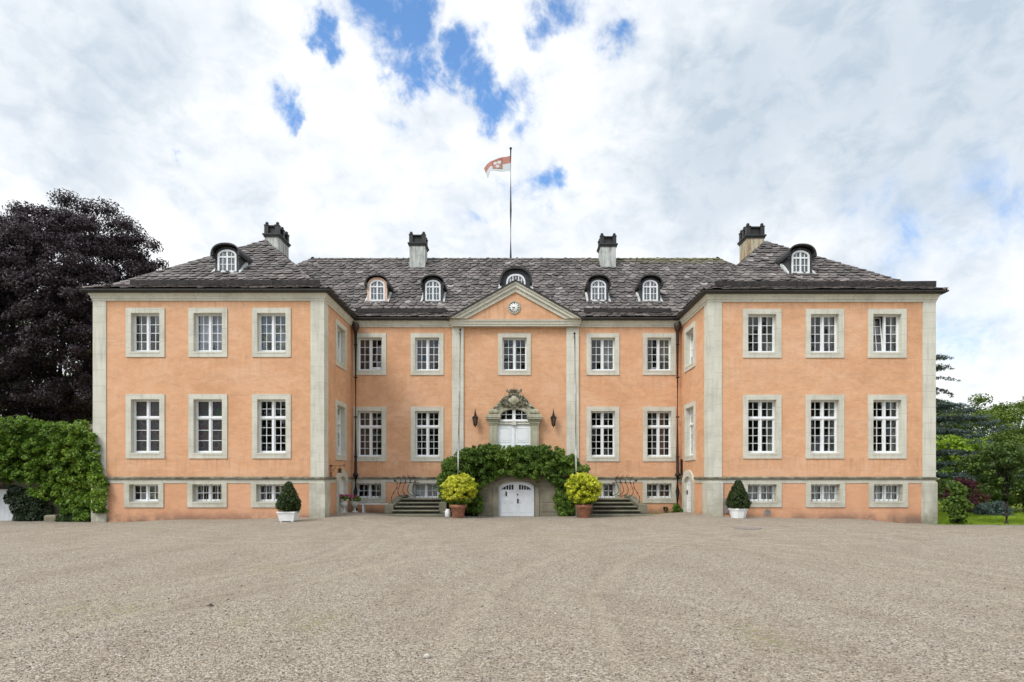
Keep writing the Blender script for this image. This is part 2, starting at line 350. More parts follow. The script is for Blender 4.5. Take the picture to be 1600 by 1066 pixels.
mat_leaf('golden_leaf', [(0.0, (0.10, 0.19, 0.012)), (0.28, (0.36, 0.43, 0.02)), (0.62, (0.66, 0.65, 0.035)), (1.0, (0.88, 0.86, 0.25))], 0.3, hue=(1.05, 1.05, 0.5))
mat_leaf('topiary_leaf', [(0.0, (0.016, 0.030, 0.008)), (0.6, (0.036, 0.060, 0.013)), (1.0, (0.07, 0.10, 0.022))], 0.15, big=4)
mat_leaf('beech_leaf', [(0.0, (0.022, 0.016, 0.020)), (0.55, (0.048, 0.035, 0.041)), (0.9, (0.090, 0.068, 0.074)), (1.0, (0.13, 0.075, 0.07))], 0.12, hue=(1.1, 0.9, 0.95))
mat_leaf('mid_green_leaf', [(0.0, (0.045, 0.081, 0.014)), (0.5, (0.112, 0.173, 0.026)), (1.0, (0.224, 0.299, 0.043))], 0.28)
mat_leaf('bright_green_leaf', [(0.0, (0.131, 0.235, 0.023)), (0.5, (0.261, 0.392, 0.035)), (1.0, (0.479, 0.587, 0.072))], 0.3)
mat_leaf('deep_green_leaf', [(0.0, (0.030, 0.060, 0.014)), (0.5, (0.068, 0.117, 0.023)), (1.0, (0.151, 0.225, 0.041))], 0.25)
mat_leaf('cedar_needle', [(0.0, (0.033, 0.056, 0.048)), (0.5, (0.069, 0.110, 0.094)), (1.0, (0.131, 0.188, 0.163))], 0.12, hue=(1, 1, 1))
mat_leaf('conifer_needle', [(0.0, (0.03, 0.05, 0.034)), (0.6, (0.06, 0.09, 0.06)), (1.0, (0.11, 0.15, 0.10))], 0.1, hue=(1, 1, 1))
mat_leaf('maple_leaf', [(0.0, (0.035, 0.010, 0.016)), (0.6, (0.10, 0.022, 0.035)), (1.0, (0.18, 0.05, 0.06))], 0.25, hue=(1.3, 0.8, 0.8))
mat_leaf('grass_blade', [(0.0, (0.139, 0.224, 0.022)), (0.5, (0.256, 0.375, 0.032)), (1.0, (0.394, 0.507, 0.058))], 0.3)
mat_leaf('pink_petal', [(0.0, (0.50, 0.08, 0.22)), (1.0, (0.75, 0.25, 0.42))], 0.3, hue=(1, 1, 1))

def mat_gravel():
    m, t, b, pos = pmat('gravel', (0.399, 0.334, 0.248), 0.95, 0, 0.15)
    v1 = t.new('ShaderNodeTexVoronoi'); v1.inputs['Scale'].default_value = 66; t.link(pos, v1.inputs['Vector'])
    v2 = t.new('ShaderNodeTexVoronoi'); v2.inputs['Scale'].default_value = 38; t.link(pos, v2.inputs['Vector'])
    s1 = t.new('ShaderNodeSeparateColor'); t.link(v1.outputs['Color'], s1.inputs[0])
    s2 = t.new('ShaderNodeSeparateColor'); t.link(v2.outputs['Color'], s2.inputs[0])
    c = t.ramp(s1.outputs[0], [(0.0, (0.052, 0.042, 0.033)), (0.18, (0.178, 0.145, 0.114)), (0.42, (0.362, 0.309, 0.243)), (0.72, (0.525, 0.455, 0.366)), (0.92, (0.672, 0.592, 0.490)), (1.0, (0.774, 0.784, 0.752))])
    c2 = t.ramp(s2.outputs[1], [(0.0, (0.106, 0.086, 0.067)), (0.5, (0.387, 0.317, 0.231)), (1.0, (0.727, 0.645, 0.492))])
    c = t.mix(0.26, c, c2)
    sp = t.new('ShaderNodeSeparateXYZ'); t.link(pos, sp.inputs[0])
    n1 = t.noise(pos, 0.22, 5, 0.6); n2 = t.noise(t.scale(pos, (1.0, 0.35, 1.0)), 1.1, 6, 0.65, 0.5); n3 = t.noise(pos, 5.0, 5, 0.7)
    n6 = t.noise(pos, 17.0, 4, 0.75)
    c = t.mix(t.mapr(n6, 0.48, 0.66, 0.0, 0.48), c, (0.157, 0.123, 0.095))
    c = t.mix(t.mapr(n1, 0.35, 0.65, 0.0, 0.18), c, (0.387, 0.317, 0.231))
    c = t.mix(t.mapr(n2, 0.44, 0.70, 0.0, 0.36), c, (0.218, 0.166, 0.115))
    c = t.mix(t.mapr(n3, 0.50, 0.70, 0.0, 0.34), c, (0.540, 0.461, 0.343))
    # compacted wheel runs curving from the gate to the steps
    for (x0, y0, rad, wd, a) in ((-9.0, 4.0, 17.5, .20, .36), (-9.0, 4.0, 19.1, .20, .36), (11.5, 2.0, 17.0, .2, .34), (11.5, 2.0, 18.5, .2, .34), (3.0, -30.0, 46.5, .22, .3), (3.0, -30.0, 48.1, .22, .3), (-2.0, 8.0, 9.0, .18, .3), (-2.0, 8.0, 10.5, .18, .3),
            (16.0, 6.0, 15.0, .18, .34), (16.0, 6.0, 16.6, .18, .34), (1.5, 40.0, 24.0, .2, .3), (1.5, 40.0, 25.6, .2, .3), (-16.0, 14.0, 12.0, .18, .3), (-16.0, 14.0, 13.5, .18, .3), (5.0, 15.0, 7.0, .16, .28), (5.0, 15.0, 8.5, .16, .28)):
        dx = t.math('SUBTRACT', sp.outputs[0], x0); dy = t.math('SUBTRACT', sp.outputs[1], y0)
        r_ = t.math('SQRT', t.math('ADD', t.math('MULTIPLY', dx, dx), t.math('MULTIPLY', dy, dy)))
        k = t.mapr(t.math('ABSOLUTE', t.math('SUBTRACT', r_, t.math('ADD', rad - 0.6, t.math('ADD', n2, t.math('MULTIPLY', n3, 0.25))))), 0.0, wd * 1.35, a * 0.62, 0.0, True)
        c = t.mix(t.math('MULTIPLY', k, t.mapr(n3, 0.3, 0.6, 0.4, 1.0)), c, (0.550, 0.472, 0.354))
        k2 = t.mapr(t.math('ABSOLUTE', t.math('SUBTRACT', t.math('ABSOLUTE', t.math('SUBTRACT', r_, t.math('ADD', rad - 0.5, n2))), wd * 1.15)), 0.0, 0.10, a * 0.6, 0.0, True)
        c = t.mix(t.math('MULTIPLY', k2, t.mapr(n3, 0.42, 0.6, 0.0, 1.0)), c, (0.170, 0.140, 0.111))
    # mossy spots
    ms = None
    for px, py, rx in ((190, 957, .55), (430, 890, .7), (1200, 1005, .5), (380, 975, .3), (500, 975, .6), (1170, 990, .4), (240, 830, .6), (880, 838, .8), (120, 955, .4)):
        Y = F * 1.68 / (py - CY); X = wx(px, Y)
        q = t.vmath('MULTIPLY', t.vmath('SUBTRACT', pos, (X, Y, 0)), (1.0, 0.7, 0.0))
        k = t.mapr(t.vmath('LENGTH', q), 0.1 * rx, rx, 1.0, 0.0, True)
        ms = k if ms is None else t.math('MAXIMUM', ms, k)
    n5 = t.noise(pos, 9, 6, 0.75)
    c = t.mix(t.math('MULTIPLY', ms, t.mapr(n5, 0.46, 0.64, 0.0, 0.6)), c, (0.282, 0.270, 0.078))
    # darker, damper rim at the foot of the house
    t.link(c, b.inputs['Base Color'])
    h = t.math('ADD', t.math('MULTIPLY', v1.outputs['Distance'], -1.0), t.math('MULTIPLY', v2.outputs['Distance'], -0.8))
    bump(t, b, h, 0.9, 0.022)
mat_gravel()
def mat_lawn():
    m, t, b, pos = pmat('lawn_grass', (0.160, 0.224, 0.033), 0.95, 0, 0.1)
    n = t.noise(pos, 0.8, 6, 0.65); n2 = t.noise(pos, 30, 4, 0.7)
    c = t.ramp(n, [(0.3, (0.120, 0.175, 0.020)), (0.55, (0.200, 0.266, 0.031)), (0.75, (0.304, 0.329, 0.055))])
    c = t.mix(t.mapr(n2, 0.4, 0.7, 0, 0.5), c, (0.096, 0.140, 0.017))
    t.link(c, b.inputs['Base Color']); bump(t, b, n2, 0.8, 0.03)
mat_lawn()
def mat_flag():
    m, t, b, pos = pmat('flag_cloth', (0.8, 0.8, 0.8), 0.85, 0, 0.1)
    uv = t.new('ShaderNodeUVMap'); uv.uv_map = 'UVMap'
    sp = t.new('ShaderNodeSeparateXYZ'); t.link(uv.outputs[0], sp.inputs[0]); u, v = sp.outputs[0], sp.outputs[1]
    red = (0.60, 0.27, 0.235)
    c = t.mix(t.mapr(v, 0.52, 0.53, 0, 1), (0.72, 0.75, 0.80), red)
    def inside(x, a, b_): return t.math('MULTIPLY', t.math('GREATER_THAN', x, a), t.math('LESS_THAN', x, b_))
    sq = t.math('MULTIPLY', inside(u, 0.31, 0.69), inside(v, 0.20, 0.88)); c = t.mix(sq, c, (0.22, 0.09, 0.085))
    sq = t.math('MULTIPLY', inside(u, 0.33, 0.67), inside(v, 0.235, 0.845)); c = t.mix(sq, c, (0.60, 0.30, 0.255))
    for cu, cv in ((0.425, 0.68), (0.575, 0.68), (0.50, 0.40)):
        du = t.math('MULTIPLY', t.math('SUBTRACT', u, cu), 1.6); dv = t.math('SUBTRACT', v, cv)
        rr = t.math('SQRT', t.math('ADD', t.math('MULTIPLY', du, du), t.math('MULTIPLY', dv, dv)))
        c = t.mix(t.math('LESS_THAN', rr, 0.115), c, (0.80, 0.82, 0.84))
    t.link(c, b.inputs['Base Color'])
    tl = t.new('ShaderNodeBsdfTranslucent'); t.link(c, tl.inputs[0]); mx = t.new('ShaderNodeMixShader'); mx.inputs[0].default_value = 0.45
    t.link(b.outputs[0], mx.inputs[1]); t.link(tl.outputs[0], mx.inputs[2]); t.link(mx.outputs[0], t.n['Material Output'].inputs[0])
mat_flag()

# ------------------------------------------------------------------ object helpers
def tag(o, label=None, cat=None, group=None, kind=None):
    if label: o['label'] = label
    if cat: o['category'] = cat
    if group: o['group'] = group
    if kind: o['kind'] = kind
    return o
def thing(name, label, cat, loc=(0, 0, 0), group=None):
    o = bpy.data.objects.new(name, None); COL.objects.link(o); o.location = loc; o.empty_display_size = 0.2
    return tag(o, label, cat, group)
def wloc(o):
    v = Vector((0, 0, 0))
    while o is not None: v = v + Vector(o.location); o = o.parent
    return v

class MB:
    def __init__(s): s.v = []; s.f = []; s.sm = []
    def add(s, vs, fs, smooth=False):
        k = len(s.v); s.v += [tuple(p) for p in vs]; s.f += [tuple(i + k for i in f) for f in fs]; s.sm += [smooth] * len(fs)
        return s
    def box(s, x0, x1, y0, y1, z0, z1):
        if x0 > x1: x0, x1 = x1, x0
        if y0 > y1: y0, y1 = y1, y0
        if z0 > z1: z0, z1 = z1, z0
        return s.add([(x0, y0, z0), (x1, y0, z0), (x1, y1, z0), (x0, y1, z0), (x0, y0, z1), (x1, y0, z1), (x1, y1, z1), (x0, y1, z1)],
                     [(0, 3, 2, 1), (4, 5, 6, 7), (0, 1, 5, 4), (1, 2, 6, 5), (2, 3, 7, 6), (3, 0, 4, 7)])
    def bbox(s, x0, x1, y0, y1, z0, z1, b=0.015):
        """box with chamfered edges"""
        if x0 > x1: x0, x1 = x1, x0
        if y0 > y1: y0, y1 = y1, y0
        if z0 > z1: z0, z1 = z1, z0
        b = min(b, (x1 - x0) * .45, (y1 - y0) * .45, (z1 - z0) * .45)
        vs = []
        for (za, ins) in ((z0, b), (z0 + b, 0), (z1 - b, 0), (z1, b)):
            vs += [(x0 + ins + (b if ins == 0 else 0) * 0, y0 + ins, za), (x1 - ins, y0 + ins, za), (x1 - ins, y1 - ins, za), (x0 + ins, y1 - ins, za)]
        fs = [(3, 2, 1, 0), (12, 13, 14, 15)]
        for k in range(3):
            for i in range(4):
                j = (i + 1) % 4; fs.append((k * 4 + i, k * 4 + j, k * 4 + 4 + j, k * 4 + 4 + i))
        return s.add(vs, fs)
    def prism_xz(s, poly, y0, y1):
        """polygon in XZ extruded from y0 to y1"""
        n = len(poly)
        vs = [(x, y0, z) for x, z in poly] + [(x, y1, z) for x, z in poly]
        fs = [tuple(range(n)), tuple(range(2 * n - 1, n - 1, -1))] + [(i, i + n, (i + 1) % n + n, (i + 1) % n) for i in range(n)]
        return s.add(vs, fs)
    def ring_xz(s, outer, inner, y0, y1):
        """band between two equal-length polylines in XZ (closed), extruded"""
        n = len(outer)
        vs = [(x, y0, z) for x, z in outer] + [(x, y0, z) for x, z in inner] + [(x, y1, z) for x, z in outer] + [(x, y1, z) for x, z in inner]
        fs = []
        for i in range(n):
            j = (i + 1) % n
            fs += [(i, j, n + j, n + i), (2 * n + i, 3 * n + i, 3 * n + j, 2 * n + j), (i, 2 * n + i, 2 * n + j, j), (n + i, n + j, 3 * n + j, 3 * n + i)]
        return s.add(vs, fs)
    def strip_xz(s, outer, inner, y0, y1):
        """open band between two polylines"""
        n = len(outer)
        vs = [(x, y0, z) for x, z in outer] + [(x, y0, z) for x, z in inner] + [(x, y1, z) for x, z in outer] + [(x, y1, z) for x, z in inner]
        fs = []
        for i in range(n - 1):
            j = i + 1
            fs += [(i, j, n + j, n + i), (2 * n + i, 3 * n + i, 3 * n + j, 2 * n + j), (i, 2 * n + i, 2 * n + j, j), (n + i, n + j, 3 * n + j, 3 * n + i)]
        fs += [(0, n, 3 * n, 2 * n), (n - 1, 2 * n + n - 1, 3 * n + n - 1, 2 * n - 1)]
        return s.add(vs, fs)
    def tube(s, pts, rad, n=8, caps=True):
        pts = [Vector(p) for p in pts]; m = len(pts)
        rads = rad if isinstance(rad, (list, tuple)) else [rad] * m
        vs = []; up = Vector((0.13, 0.31, 0.94)).normalized()
        for i, p in enumerate(pts):
            d = (pts[min(i + 1, m - 1)] - pts[max(i - 1, 0)])
            d = d.normalized() if d.length > 1e-9 else Vector((0, 0, 1))
            a = d.cross(up)
            if a.length < 1e-3: a = d.cross(Vector((1, 0, 0)))
            a.normalize(); b = d.cross(a).normalized(); up = (b if i else b); up = up if up.dot(Vector((0, 0, 1))) > -2 else -up
            for k in range(n):
                an = 2 * math.pi * k / n
                vs.append(p + (a * math.cos(an) + b * math.sin(an)) * rads[i])
        fs = [(i * n + k, i * n + (k + 1) % n, (i + 1) * n + (k + 1) % n, (i + 1) * n + k) for i in range(m - 1) for k in range(n)]
        if caps: fs += [tuple(range(n - 1, -1, -1)), tuple(range((m - 1) * n, m * n))]
        return s.add(vs, fs, True)
    def lathe(s, prof, c=(0, 0, 0), n=24, smooth=True):
        vs = []; m = len(prof)
        for r, z in prof:
            for k in range(n):
                a = 2 * math.pi * k / n; vs.append((c[0] + r * math.cos(a), c[1] + r * math.sin(a), c[2] + z))
        fs = [(i * n + k, i * n + (k + 1) % n, (i + 1) * n + (k + 1) % n, (i + 1) * n + k) for i in range(m - 1) for k in range(n)]
        fs += [tuple(range(n - 1, -1, -1)), tuple(range((m - 1) * n, m * n))]
        return s.add(vs, fs, smooth)
    def ball(s, c, r, n=12, sx=1, sy=1, sz=1):
        prof = [(max(1e-3, math.sin(math.pi * i / 8)) * r, -math.cos(math.pi * i / 8) * r) for i in range(9)]
        k = len(s.v); s.lathe(prof, (0, 0, 0), n)
        for i in range(k, len(s.v)):
            x, y, z = s.v[i]; s.v[i] = (c[0] + x * sx, c[1] + y * sy, c[2] + z * sz)
        return s
    def sweep(s, path, prof, closed=False):
        """path: plan points (x,y); prof: (outward, z) loop; outward is to the right of the path"""
        n = len(path); m = len(prof); vs = []
        P = [Vector((p[0], p[1])) for p in path]
        def nrm(a, b): d = (b - a).normalized(); return Vector((d.y, -d.x))
        for i in range(n):
            if closed: n0 = nrm(P[i - 1], P[i]); n1 = nrm(P[i], P[(i + 1) % n])
            else:
                n0 = nrm(P[i - 1], P[i]) if i > 0 else nrm(P[0], P[1]); n1 = nrm(P[i], P[i + 1]) if i < n - 1 else n0
            b = (n0 + n1); b = b / max(0.15, (1 + n0.dot(n1)))
            for o, z in prof: vs.append((P[i].x + b.x * o, P[i].y + b.y * o, z))
        fs = []
        for i in range(n if closed else n - 1):
            j = (i + 1) % n
            fs += [(i * m + k, j * m + k, j * m + (k + 1) % m, i * m + (k + 1) % m) for k in range(m)]
        if not closed: fs += [tuple(range(m)), tuple(range(n * m - 1, (n - 1) * m - 1, -1))]
        return s.add(vs, fs)
    def rot_z(s, deg, c=(0, 0)):
        a = R(deg); ca, sa = math.cos(a), math.sin(a)
        s.v = [(c[0] + (x - c[0]) * ca - (y - c[1]) * sa, c[1] + (x - c[0]) * sa + (y - c[1]) * ca, z) for x, y, z in s.v]
        return s
    def build(s, name, mat, parent=None, label=None, local=False, loc=None):
        """verts are world coordinates unless local=True (then loc is the parent-space location)"""
        me = bpy.data.meshes.new(name)
        o = bpy.data.objects.new(name, me); COL.objects.link(o)
        vs = s.v
        if parent is not None: o.parent = parent
        if local:
            if loc is not None: o.location = loc
        else:
            base = wloc(parent) if parent is not None else Vector((0, 0, 0))
            a = np.array(vs, dtype=float); lo = a.min(0); hi = a.max(0)
            piv = Vector(((lo[0] + hi[0]) / 2, (lo[1] + hi[1]) / 2, lo[2]))
            vs = (a - np.array(piv)).tolist(); o.location = piv - base
        me.from_pydata(vs, [], s.f); me.materials.append(MATS[mat])
        me.polygons.foreach_set('use_smooth', s.sm)
        me.validate(); me.update()
        fixn(me)
        if label: o['label'] = label
        return o
import bmesh
def fixn(me):
    bm = bmesh.new(); bm.from_mesh(me); bmesh.ops.recalc_face_normals(bm, faces=bm.faces); bm.to_mesh(me); bm.free()

def quad_mesh(name, V, Fc, mat, parent=None, loc=None):
    """numpy verts (n,3) world, faces (m,3) -> object"""
    me = bpy.data.meshes.new(name); o = bpy.data.objects.new(name, me); COL.objects.link(o)
    base = wloc(parent) if parent is not None else Vector((0, 0, 0))
    piv = Vector((float(V[:, 0].mean()), float(V[:, 1].mean()), float(V[:, 2].min())))
    if parent is not None: o.parent = parent
    o.location = piv - base
    V = V - np.array(piv)
    k = Fc.shape[1]
    me.vertices.add(len(V)); me.vertices.foreach_set('co', V.astype(np.float32).ravel())
    me.loops.add(Fc.size); me.loops.foreach_set('vertex_index', Fc.astype(np.int32).ravel())
    me.polygons.add(len(Fc)); me.polygons.foreach_set('loop_start', np.arange(0, Fc.size, k, dtype=np.int32))
    me.polygons.foreach_set('loop_total', np.full(len(Fc), k, dtype=np.int32))
    me.materials.append(MATS[mat]); me.update(calc_edges=True); me.validate()
    return o
RNG = np.random.default_rng(11)
def nrmz(a): return a / np.maximum(np.linalg.norm(a, axis=1, keepdims=True), 1e-9)
def leaf_geo(P, N, L, Wd, droop=0.6, jit=0.5, fold=0.25):
    """kite leaves at points P with outward normals N; tips hang down"""
    n = len(P)
    N = nrmz(N + RNG.normal(0, jit, (n, 3)))
    T = RNG.normal(0, 1, (n, 3)); T[:, 2] -= droop * 2
    T = nrmz(T - N * (T * N).sum(1, keepdims=True)); S = np.cross(N, T)
    l = (L * RNG.uniform(0.65, 1.3, n))[:, None]; w = (Wd * RNG.uniform(0.65, 1.3, n))[:, None]
    V = np.empty((n, 4, 3)); V[:, 0] = P - T * l * .5; V[:, 2] = P + T * l * .5
    mid = P - T * l * 0.05 - N * w * fold
    V[:, 1] = mid + S * w * .5; V[:, 3] = mid - S * w * .5
    k = np.arange(n)[:, None] * 4
    Fc = np.concatenate([k + np.array([[0, 1, 2]]), k + np.array([[0, 2, 3]])], 1).reshape(-1, 3)
    return V.reshape(-1, 3), Fc
def lumps_points(lumps, n, shell=0.35, front=None):
    """points on fuzzy ellipsoid lumps: (cx,cy,cz,rx,ry,rz)"""
    L = np.array(lumps, dtype=float)
    wgt = (L[:, 3] * L[:, 5] + L[:, 3] * L[:, 4] + L[:, 4] * L[:, 5]); wgt /= wgt.sum()
    idx = RNG.choice(len(L), n, p=wgt)
    D = nrmz(RNG.normal(0, 1, (n, 3)))
    if front is not None:      # keep the side that is towards the open air
        fl = (D @ np.array(front)) < -0.25; D[fl] = -D[fl]
    rad = np.clip(1 - np.abs(RNG.normal(0, shell, n)), 0.05, 1.15)[:, None]
    P = L[idx, :3] + D * L[idx, 3:6] * rad
    Nn = nrmz(D / L[idx, 3:6])
    return P, Nn
def foliage(name, lumps, n, L, Wd, mat, parent=None, shell=0.35, front=None, droop=0.6, jit=0.5, up=0.25, zmin=None):
    P, N = lumps_points(lumps, n, shell, front)
    if zmin is not None:
        k = P[:, 2] > zmin; P, N = P[k], N[k]
    N[:, 2] += up
    V, Fc = leaf_geo(P, nrmz(N), L, Wd, droop, jit)
    return quad_mesh(name, V, Fc, mat, parent)
def in_poly(x, z, poly):
    ins = False; n = len(poly)
    for i in range(n):
        x1, z1 = poly[i]; x2, z2 = poly[i - 1]
        if (z1 > z) != (z2 > z) and x < (x2 - x1) * (z - z1) / (z2 - z1) + x1: ins = not ins
    return ins

# ------------------------------------------------------------------ ground
GP = np.array([(-16.4, 24, -.075), (-12, 24, .03), (-7.5, 24, .11), (7.6, 24, .175), (12, 24, .06), (16.5, 24, -.14), (0, 26.7, -.035), (-1.5, 26, -.02), (1.5, 26, -.02), (-7.2, 26, .17), (7.3, 26, .17),
               (-5.5, 28, .05), (5.5, 28, .0), (-4, 26, .0), (4, 26, .0), (-2.4, 25.5, 0), (2.8, 25.5, 0), (-25, 24, -.09), (-40, 26, -.1), (20, 23.5, -.15), (28, 26, -.17), (40, 40, -.2), (0, 17, .01), (-14, 15, 0), (14, 15, -.02), (-8, 22, .07), (8.5, 23.4, .12),
               (-30, 5, 0), (30, 5, 0), (0, 4, 0), (0, -20, 0), (-5, 10, 0), (6, 10, 0), (-60, 60, -.2), (60, 60, -.25)])
def gz(x, y):
    x = np.asarray(x, float); y = np.asarray(y, float)
    num = 0; den = 0
    for a, b, c in GP:
        w = 1.0 / ((x - a) ** 2 + (y - b) ** 2 + 1.2) ** 2
        num = num + w * c; den = den + w
    return num / den
def gzf(x, y): return float(gz(x, y))
def grid_sheet(name, xs, ys, zoff, keep, mat, label):
    V = []; Fq = []; idx = {}
    X, Y = np.meshgrid(xs, ys, indexing='ij'); Z = gz(X, Y) + zoff
    k = np.arange(X.size).reshape(X.shape)
    mb = MB()
    for i in range(len(xs) - 1):
        for j in range(len(ys) - 1):
            if keep((xs[i] + xs[i + 1]) / 2, (ys[j] + ys[j + 1]) / 2):
                Fq.append((k[i, j], k[i + 1, j], k[i + 1, j + 1], k[i, j + 1]))
    P = np.stack([X.ravel(), Y.ravel(), Z.ravel()], 1)
    used = sorted({i for f in Fq for i in f}); re = {a: b for b, a in enumerate(used)}
    mb.add(P[used].tolist(), [tuple(re[i] for i in f) for f in Fq], True)
    o = mb.build(name, mat); tag(o, label, kind='structure'); return o
def axis(*segs):
    out = []
    for a, b, st in segs: out += list(np.arange(a, b - 1e-6, st))
    out.append(segs[-1][1]); return out
g_x = axis((-60, -20, 4), (-20, 20, .5), (20, 60, 4)); g_y = axis((-40, 0, 4), (0, 15, 1), (15, 28.5, .45))
def bnd(x): return 23.55 + 0.12 * math.sin(x * .9) + (0.1 if x > 24 else 0)
grid_sheet('gravel_court', g_x, g_y, 0.0, lambda x, y: (y < 28.4 if abs(x) < 16.2 else (y < 25.2 if x < 0 else y < 23.6)), 'gravel', 'wide forecourt of pale brown gravel with faint wheel tracks')
g_x2 = axis((-1500, -300, 200), (-300, -60, 30), (-60, 60, 4), (60, 300, 30), (300, 1500, 200)); g_y2 = axis((-1500, -300, 200), (-300, -40, 26), (-40, 60, 4), (60, 300, 30), (300, 1500, 200))
grid_sheet('lawn', g_x2, g_y2, -0.03, lambda x, y: True, 'lawn_grass', 'green lawn running back under the trees beside the house')
# blades of the lawn in view at the right
def grass():
    n = 26000
    P = np.stack([RNG.uniform(16.5, 27, n), 23.45 + RNG.uniform(0, 1, n) ** 1.6 * 9.0, np.zeros(n)], 1)
    P[:, 1] = np.maximum(P[:, 1], 23.5 + .10 * np.sin(P[:, 0] * 3) + RNG.normal(0, .05, n))
    P[:, 2] = gz(P[:, 0], P[:, 1]) - 0.03
    h = RNG.uniform(.035, .10, n); a = RNG.uniform(0, 6.28, n); w = .012
    V = np.empty((n, 3, 3)); dx = np.cos(a) * w; dy = np.sin(a) * w
    V[:, 0] = P + np.stack([dx, dy, 0 * h], 1); V[:, 1] = P - np.stack([dx, dy, 0 * h], 1)
    V[:, 2] = P + np.stack([RNG.normal(0, .025, n), RNG.normal(0, .025, n), h], 1)
    o = quad_mesh('grass', V.reshape(-1, 3), np.arange(n * 3).reshape(-1, 3), 'grass_blade'); tag(o, 'short sunlit grass along the edge of the gravel', 'grass', kind='stuff')
grass()
# loose pebbles on the gravel close to the camera
def pebbles():
    n = 15000
    Y = 4.3 + 9.0 * RNG.uniform(0, 1, n) ** 1.5; X = RNG.uniform(-1, 1, n) * (Y * .88 + .3)
    r = RNG.uniform(.004, .010, n) * RNG.choice([1, 1, 1, 1.5], n); Z = gz(X, Y) + r * .35
    U = np.array([(1, 0, 0), (-1, 0, 0), (0, 1, 0), (0, -1, 0), (0, 0, 1), (0, 0, -1)], float)
    Fo = np.array([(0, 2, 4), (2, 1, 4), (1, 3, 4), (3, 0, 4), (2, 0, 5), (1, 2, 5), (3, 1, 5), (0, 3, 5)])
    V = U[None] * r[:, None, None] * RNG.uniform(.6, 1.3, (n, 6, 1)); V[:, :, 2] *= .7
    a = RNG.uniform(0, 6.28, n)[:, None]; x = V[:, :, 0] * np.cos(a) - V[:, :, 1] * np.sin(a); y = V[:, :, 0] * np.sin(a) + V[:, :, 1] * np.cos(a)
    V = np.stack([x + X[:, None], y + Y[:, None], V[:, :, 2] + Z[:, None]], 2)
    Fc = (np.arange(n)[:, None, None] * 6 + Fo[None]).reshape(-1, 3)
    m, t, b, pos = pmat('pebble', (0.3, 0.26, 0.22), 0.9, 0, 0.2)
    g = t.new('ShaderNodeNewGeometry')
    t.link(t.ramp(g.outputs['Random Per Island'], [(0, (.10, .08, .066)), (.35, (.27, .22, .175)), (.7, (.40, .335, .27)), (.93, (.52, .45, .37)), (1, (.72, .67, .60))]), b.inputs['Base Color'])
    o = quad_mesh('loose_gravel', V.reshape(-1, 3), Fc, 'pebble'); tag(o, 'loose stones lying on the gravel in the foreground', 'gravel', kind='stuff')
pebbles()

# ------------------------------------------------------------------ the house
house = thing('manor_house', 'two storey apricot coloured manor house with two projecting wings and a grey slate roof', 'house', (0, YB, 0))
XLo, XLi, XRi, XRo = -16.46, -7.5, 7.6, 16.47
ZT = 8.75
def panel(mb, fn, u0, u1, z0, z1, holes):
    us = sorted({u0, u1, *[h[0] for h in holes], *[h[1] for h in holes]}); zs = sorted({z0, z1, *[h[2] for h in holes], *[h[3] for h in holes]})
    us = [u for u in us if u0 <= u <= u1]
    for i in range(len(us) - 1):
        for j in range(len(zs) - 1):
            uc, zc = (us[i] + us[i + 1]) / 2, (zs[j] + zs[j + 1]) / 2
            if any(h[0] < uc < h[1] and h[2] < zc < h[3] for h in holes): continue
            mb.add([fn(us[i], zs[j]), fn(us[i + 1], zs[j]), fn(us[i + 1], zs[j + 1]), fn(us[i], zs[j + 1])], [(0, 1, 2, 3)])
# windows: (kind, wall, centre along wall, z of outer bottom, width, height, options)
ZU, ZL, ZBm = 6.37, 2.41, .50
HU, HL, HB = 1.92, 2.51, 1.0
WN = []
def add_w(kind, wall, c, **o): WN.append((kind, wall, c, o))
for i, c in enumerate(((198 + 257) / 2, (295 + 355.5) / 2, (394.5 + 454.5) / 2)):
    c = wx(c, YF)
    add_w('upper', 'FL', c, look=['dark', 'lavender', 'greenblind'][i], label=['upper window of the left wing reflecting dark trees', 'upper window of the left wing with a lavender grey blind', 'upper window of the left wing with drawn grey green blinds'][i])
    add_w('leaded' if i < 2 else 'lower', 'FL', c, look='dark', label='tall window with diamond leaded panes and glass roundels' if i < 2 else None)
for i, c in enumerate((225.2, 324, 423.5)): add_w('base_plain' if i == 0 else 'base', 'FL', wx(c, YF), look='dark' if i else 'halfnet')
for i, c in enumerate((1190.7, 1288.5, 1385.8)):
    c = wx(c, YR)
    add_w('upper' if i < 2 else 'tilted', 'FR', c, look=['sidecurtain', 'sidecurtain', 'sidecurtain'][i], label='upper window with its left casement tilted open' if i == 2 else None)
    add_w('lower', 'FR', c, look='sidecurtain')
for c in (1190.5, 1289.5, 1387.4): add_w('base', 'FR', wx(c, YR), look='net')
for i, c in enumerate((578, 667.5, 803.9, 941.9, 1029.9)):
    add_w('upper', 'B', wx(c, YB), look=['browncurtain', 'dark', 'dark', 'greycurtain', 'greycurtain'][i])
    if i != 2: add_w('lower', 'B', wx(c, YB), look=['browncurtain', 'dark', None, 'dark', 'browncurtain_r'][i])
for i, c in enumerate((576.4, 665, 942, 1030)): add_w('base', 'B', wx(c, YB), look=['dark', 'net', 'dark', 'dark'][i])
add_w('upper', 'SL', 26.35, look='net'); add_w('lower', 'SL', 26.35, look='dark'); add_w('upper', 'SR', 26.75, look='dark'); add_w('lower', 'SR', 26.75, look='net')
def wdims(kind, wall):
    w = 1.62 if wall in ('SL', 'SR') else 1.51
    if kind in ('upper', 'tilted'): return w, ZU, HU
    if kind in ('lower', 'leaded'): return w, ZL, HL
    return 1.54, ZBm, HB
holes = {k: [] for k in ('FL', 'FR', 'B', 'SL', 'SR')}
